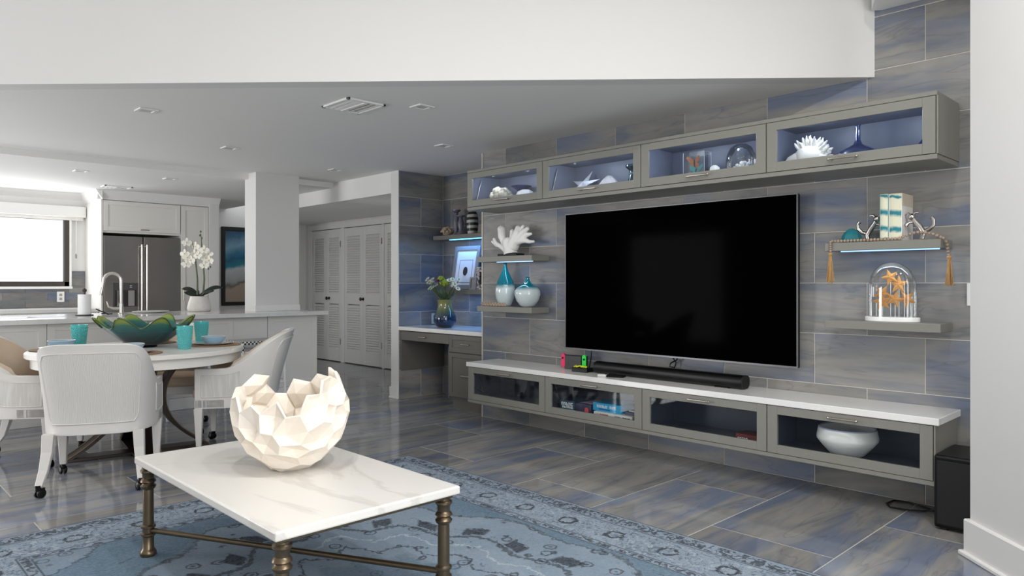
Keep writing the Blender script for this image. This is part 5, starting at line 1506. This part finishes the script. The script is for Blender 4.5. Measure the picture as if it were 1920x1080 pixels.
# crown moulding
struct('trim_7', MB().prism_axis([(10.4, 2.27), (10.33, 2.33), (10.31, HK + .001), (10.4, HK + .001)], -1.0, 2.482, 'x'), TRIMW)
struct('trim_8', MB().prism_axis([(9.68, 2.235), (9.64, 2.30), (9.61, HK + .001), (9.68, HK + .001)], 2.44, 3.90, 'x').prism_axis([(2.484, 2.235), (2.44, 2.30), (2.41, HK + .001), (2.484, HK + .001)], 9.62, 10.4, 'y'), TRIMW)
# refrigerator surround and fridge
t = thing('fridge_surround', 'tall white cabinet surround with a flap door over the refrigerator', 'cabinet', (2.94, 10.04, 0))
bx(2.484 - 2.94, 2.502 - 2.94, -.36, .358, 0, 2.2345).build('side_panel', KW, t)
bx(2.503 - 2.94, 3.405 - 2.94, -.34, .358, 1.835, 2.2345).build('upper_box', KW, t)
d = bx(2.508 - 2.94, 3.400 - 2.94, -.362, -.3415, 1.86, 2.225).box(2.508 - 2.94, 2.56 - 2.94, -.370, -.362, 1.86, 2.225).box(3.348 - 2.94, 3.400 - 2.94, -.370, -.362, 1.86, 2.225).box(2.56 - 2.94, 3.348 - 2.94, -.370, -.362, 1.86, 1.912).box(2.56 - 2.94, 3.348 - 2.94, -.370, -.362, 2.173, 2.225).build('flap_door', KW, t, bevel=.0015)
h = MB().tube([(-.02, -.395, 1.885), (.08, -.395, 1.885)], .006, 8)
for x in (-.015, .075): h.tube([(x, -.37, 1.885), (x, -.395, 1.885)], .005, 6)
h.build('handle', NICKEL, d, smooth=50)
t = thing('pantry_cabinet', 'narrow tall white pantry cabinet beside the refrigerator', 'cabinet', (3.585, 10.04, 0))
bx(-.178, .178, -.34, .358, 0, 2.2345).build('carcass', KW, t)
d = bx(-.174, .174, -.362, -.3415, .11, 2.225).box(-.174, -.12, -.370, -.362, .11, 2.225).box(.12, .174, -.370, -.362, .11, 2.225).box(-.12, .12, -.370, -.362, 2.165, 2.225).box(-.12, .12, -.370, -.362, .11, .17).build('door', KW, t, bevel=.0015)
handle_ = MB().tube([(-.15, -.40, 1.0), (-.15, -.40, 1.16)], .006, 8)
for z in (1.01, 1.15): handle_.tube([(-.15, -.37, z), (-.15, -.40, z)], .005, 6)
handle_.build('handle', NICKEL, d, smooth=50)
t = thing('refrigerator', 'stainless french door refrigerator with ice dispenser', 'refrigerator', (2.955, 10.02, 0))
bx(-.448, .446, -.28, .36, .03, 1.80).build('body', plain('fridge_side_grey', (96, 96, 98), .4), t)
bx(-.448, .446, -.25, .36, 0, .03).build('base_grille', BLACKM, t)
for a, b in ((-.448, -.0035), (.0035, .446)):
    d = bx(a, b, -.345, -.2805, .64, 1.80).build('door', STEEL, t, bevel=.008, seg=2)
    x = -.03 if a < 0 else .03
    h = MB().tube([(x, -.395, .74), (x, -.395, 1.70)], .0125, 10)
    for z in (.76, 1.68): h.tube([(x, -.345, z), (x, -.395, z)], .010, 8)
    h.build('handle', plain('bright_steel', (206, 202, 198), .2, 1.0), d, smooth=50)
    if a < 0:
        bx(-.345, -.062, -.353, -.3455, .93, 1.225).build('dispenser_panel', plain('dispenser_grey', (84, 84, 84), .3, .4), d)
        bx(-.325, -.080, -.3545, -.353, .935, 1.135).build('dispenser_recess', plain('recess_dark', (40, 36, 34), .4), d)
        for xx in (-.30, -.255): bx(xx, xx + .016, -.359, -.3545, .94, 1.13).build('paddle', CHROME, d)
        bx(-.175, -.105, -.359, -.3545, .94, 1.13).build('paddle', plain('paddle_grey', (170, 168, 166), .3, .5), d)
        for xx in (-.265, -.155):
            bx(xx, xx + .022, -.3545, -.353, 1.185, 1.192).build('button', WPR, d); bx(xx, xx + .022, -.3545, -.353, 1.165, 1.171).build('button', WPR, d)
d = bx(-.448, .446, -.345, -.2805, .06, .632).build('freezer_drawer', STEEL, t, bevel=.008, seg=2)
h = MB().tube([(-.38, -.395, .56), (.38, -.395, .56)], .0125, 10)
for x in (-.36, .36): h.tube([(x, -.345, .56), (x, -.395, .56)], .010, 8)
h.build('handle', plain('bright_steel2', (206, 202, 198), .2, 1.0), d, smooth=50)
# beach picture at the end of the hall
t = thing('beach_picture', 'tall black framed beach picture on the far wall beside the column', 'picture', (4.77, 10.8985, .88))
w, hh = .345, 1.20
bx(-w, -w + .055, -.035, 0, 0, hh).box(w - .055, w, -.035, 0, 0, hh).box(-w + .055, w - .055, -.035, 0, 0, .055).box(-w + .055, w - .055, -.035, 0, hh - .055, hh).build('frame', BLACKM, t, bevel=.003)
m = NT('beach_painting').prm(.5); tc = m.t.nodes.new('ShaderNodeTexCoord'); sp = m.n('ShaderNodeSeparateXYZ', i_0=tc.outputs['Object'])
zz = m.math('ADD', sp.outputs[2], m.math('MULTIPLY', m.math('SUBTRACT', m.noise(tc.outputs['Object'], 5, 4), .5), .22))
zz = m.math('SUBTRACT', zz, m.math('MULTIPLY', sp.outputs[0], .25))
mr = m.n('ShaderNodeMapRange', i_1=0.0, i_2=hh); m.set(mr.inputs[0], zz)
m.col(m.ramp(mr.outputs[0], [(.0, lin((170, 152, 134))), (.26, lin((176, 160, 142))), (.30, lin((110, 104, 96))), (.34, lin((168, 172, 170))), (.48, lin((196, 202, 202))), (.53, lin((40, 132, 150))), (.63, lin((10, 92, 124))), (.68, lin((40, 116, 150))), (.8, lin((120, 160, 180))), (.9, lin((56, 100, 130))), (1, lin((30, 66, 92)))]))
bx(-w + .05, w - .05, -.018, -.002, .05, hh - .05).build('painting', m.mat, t)
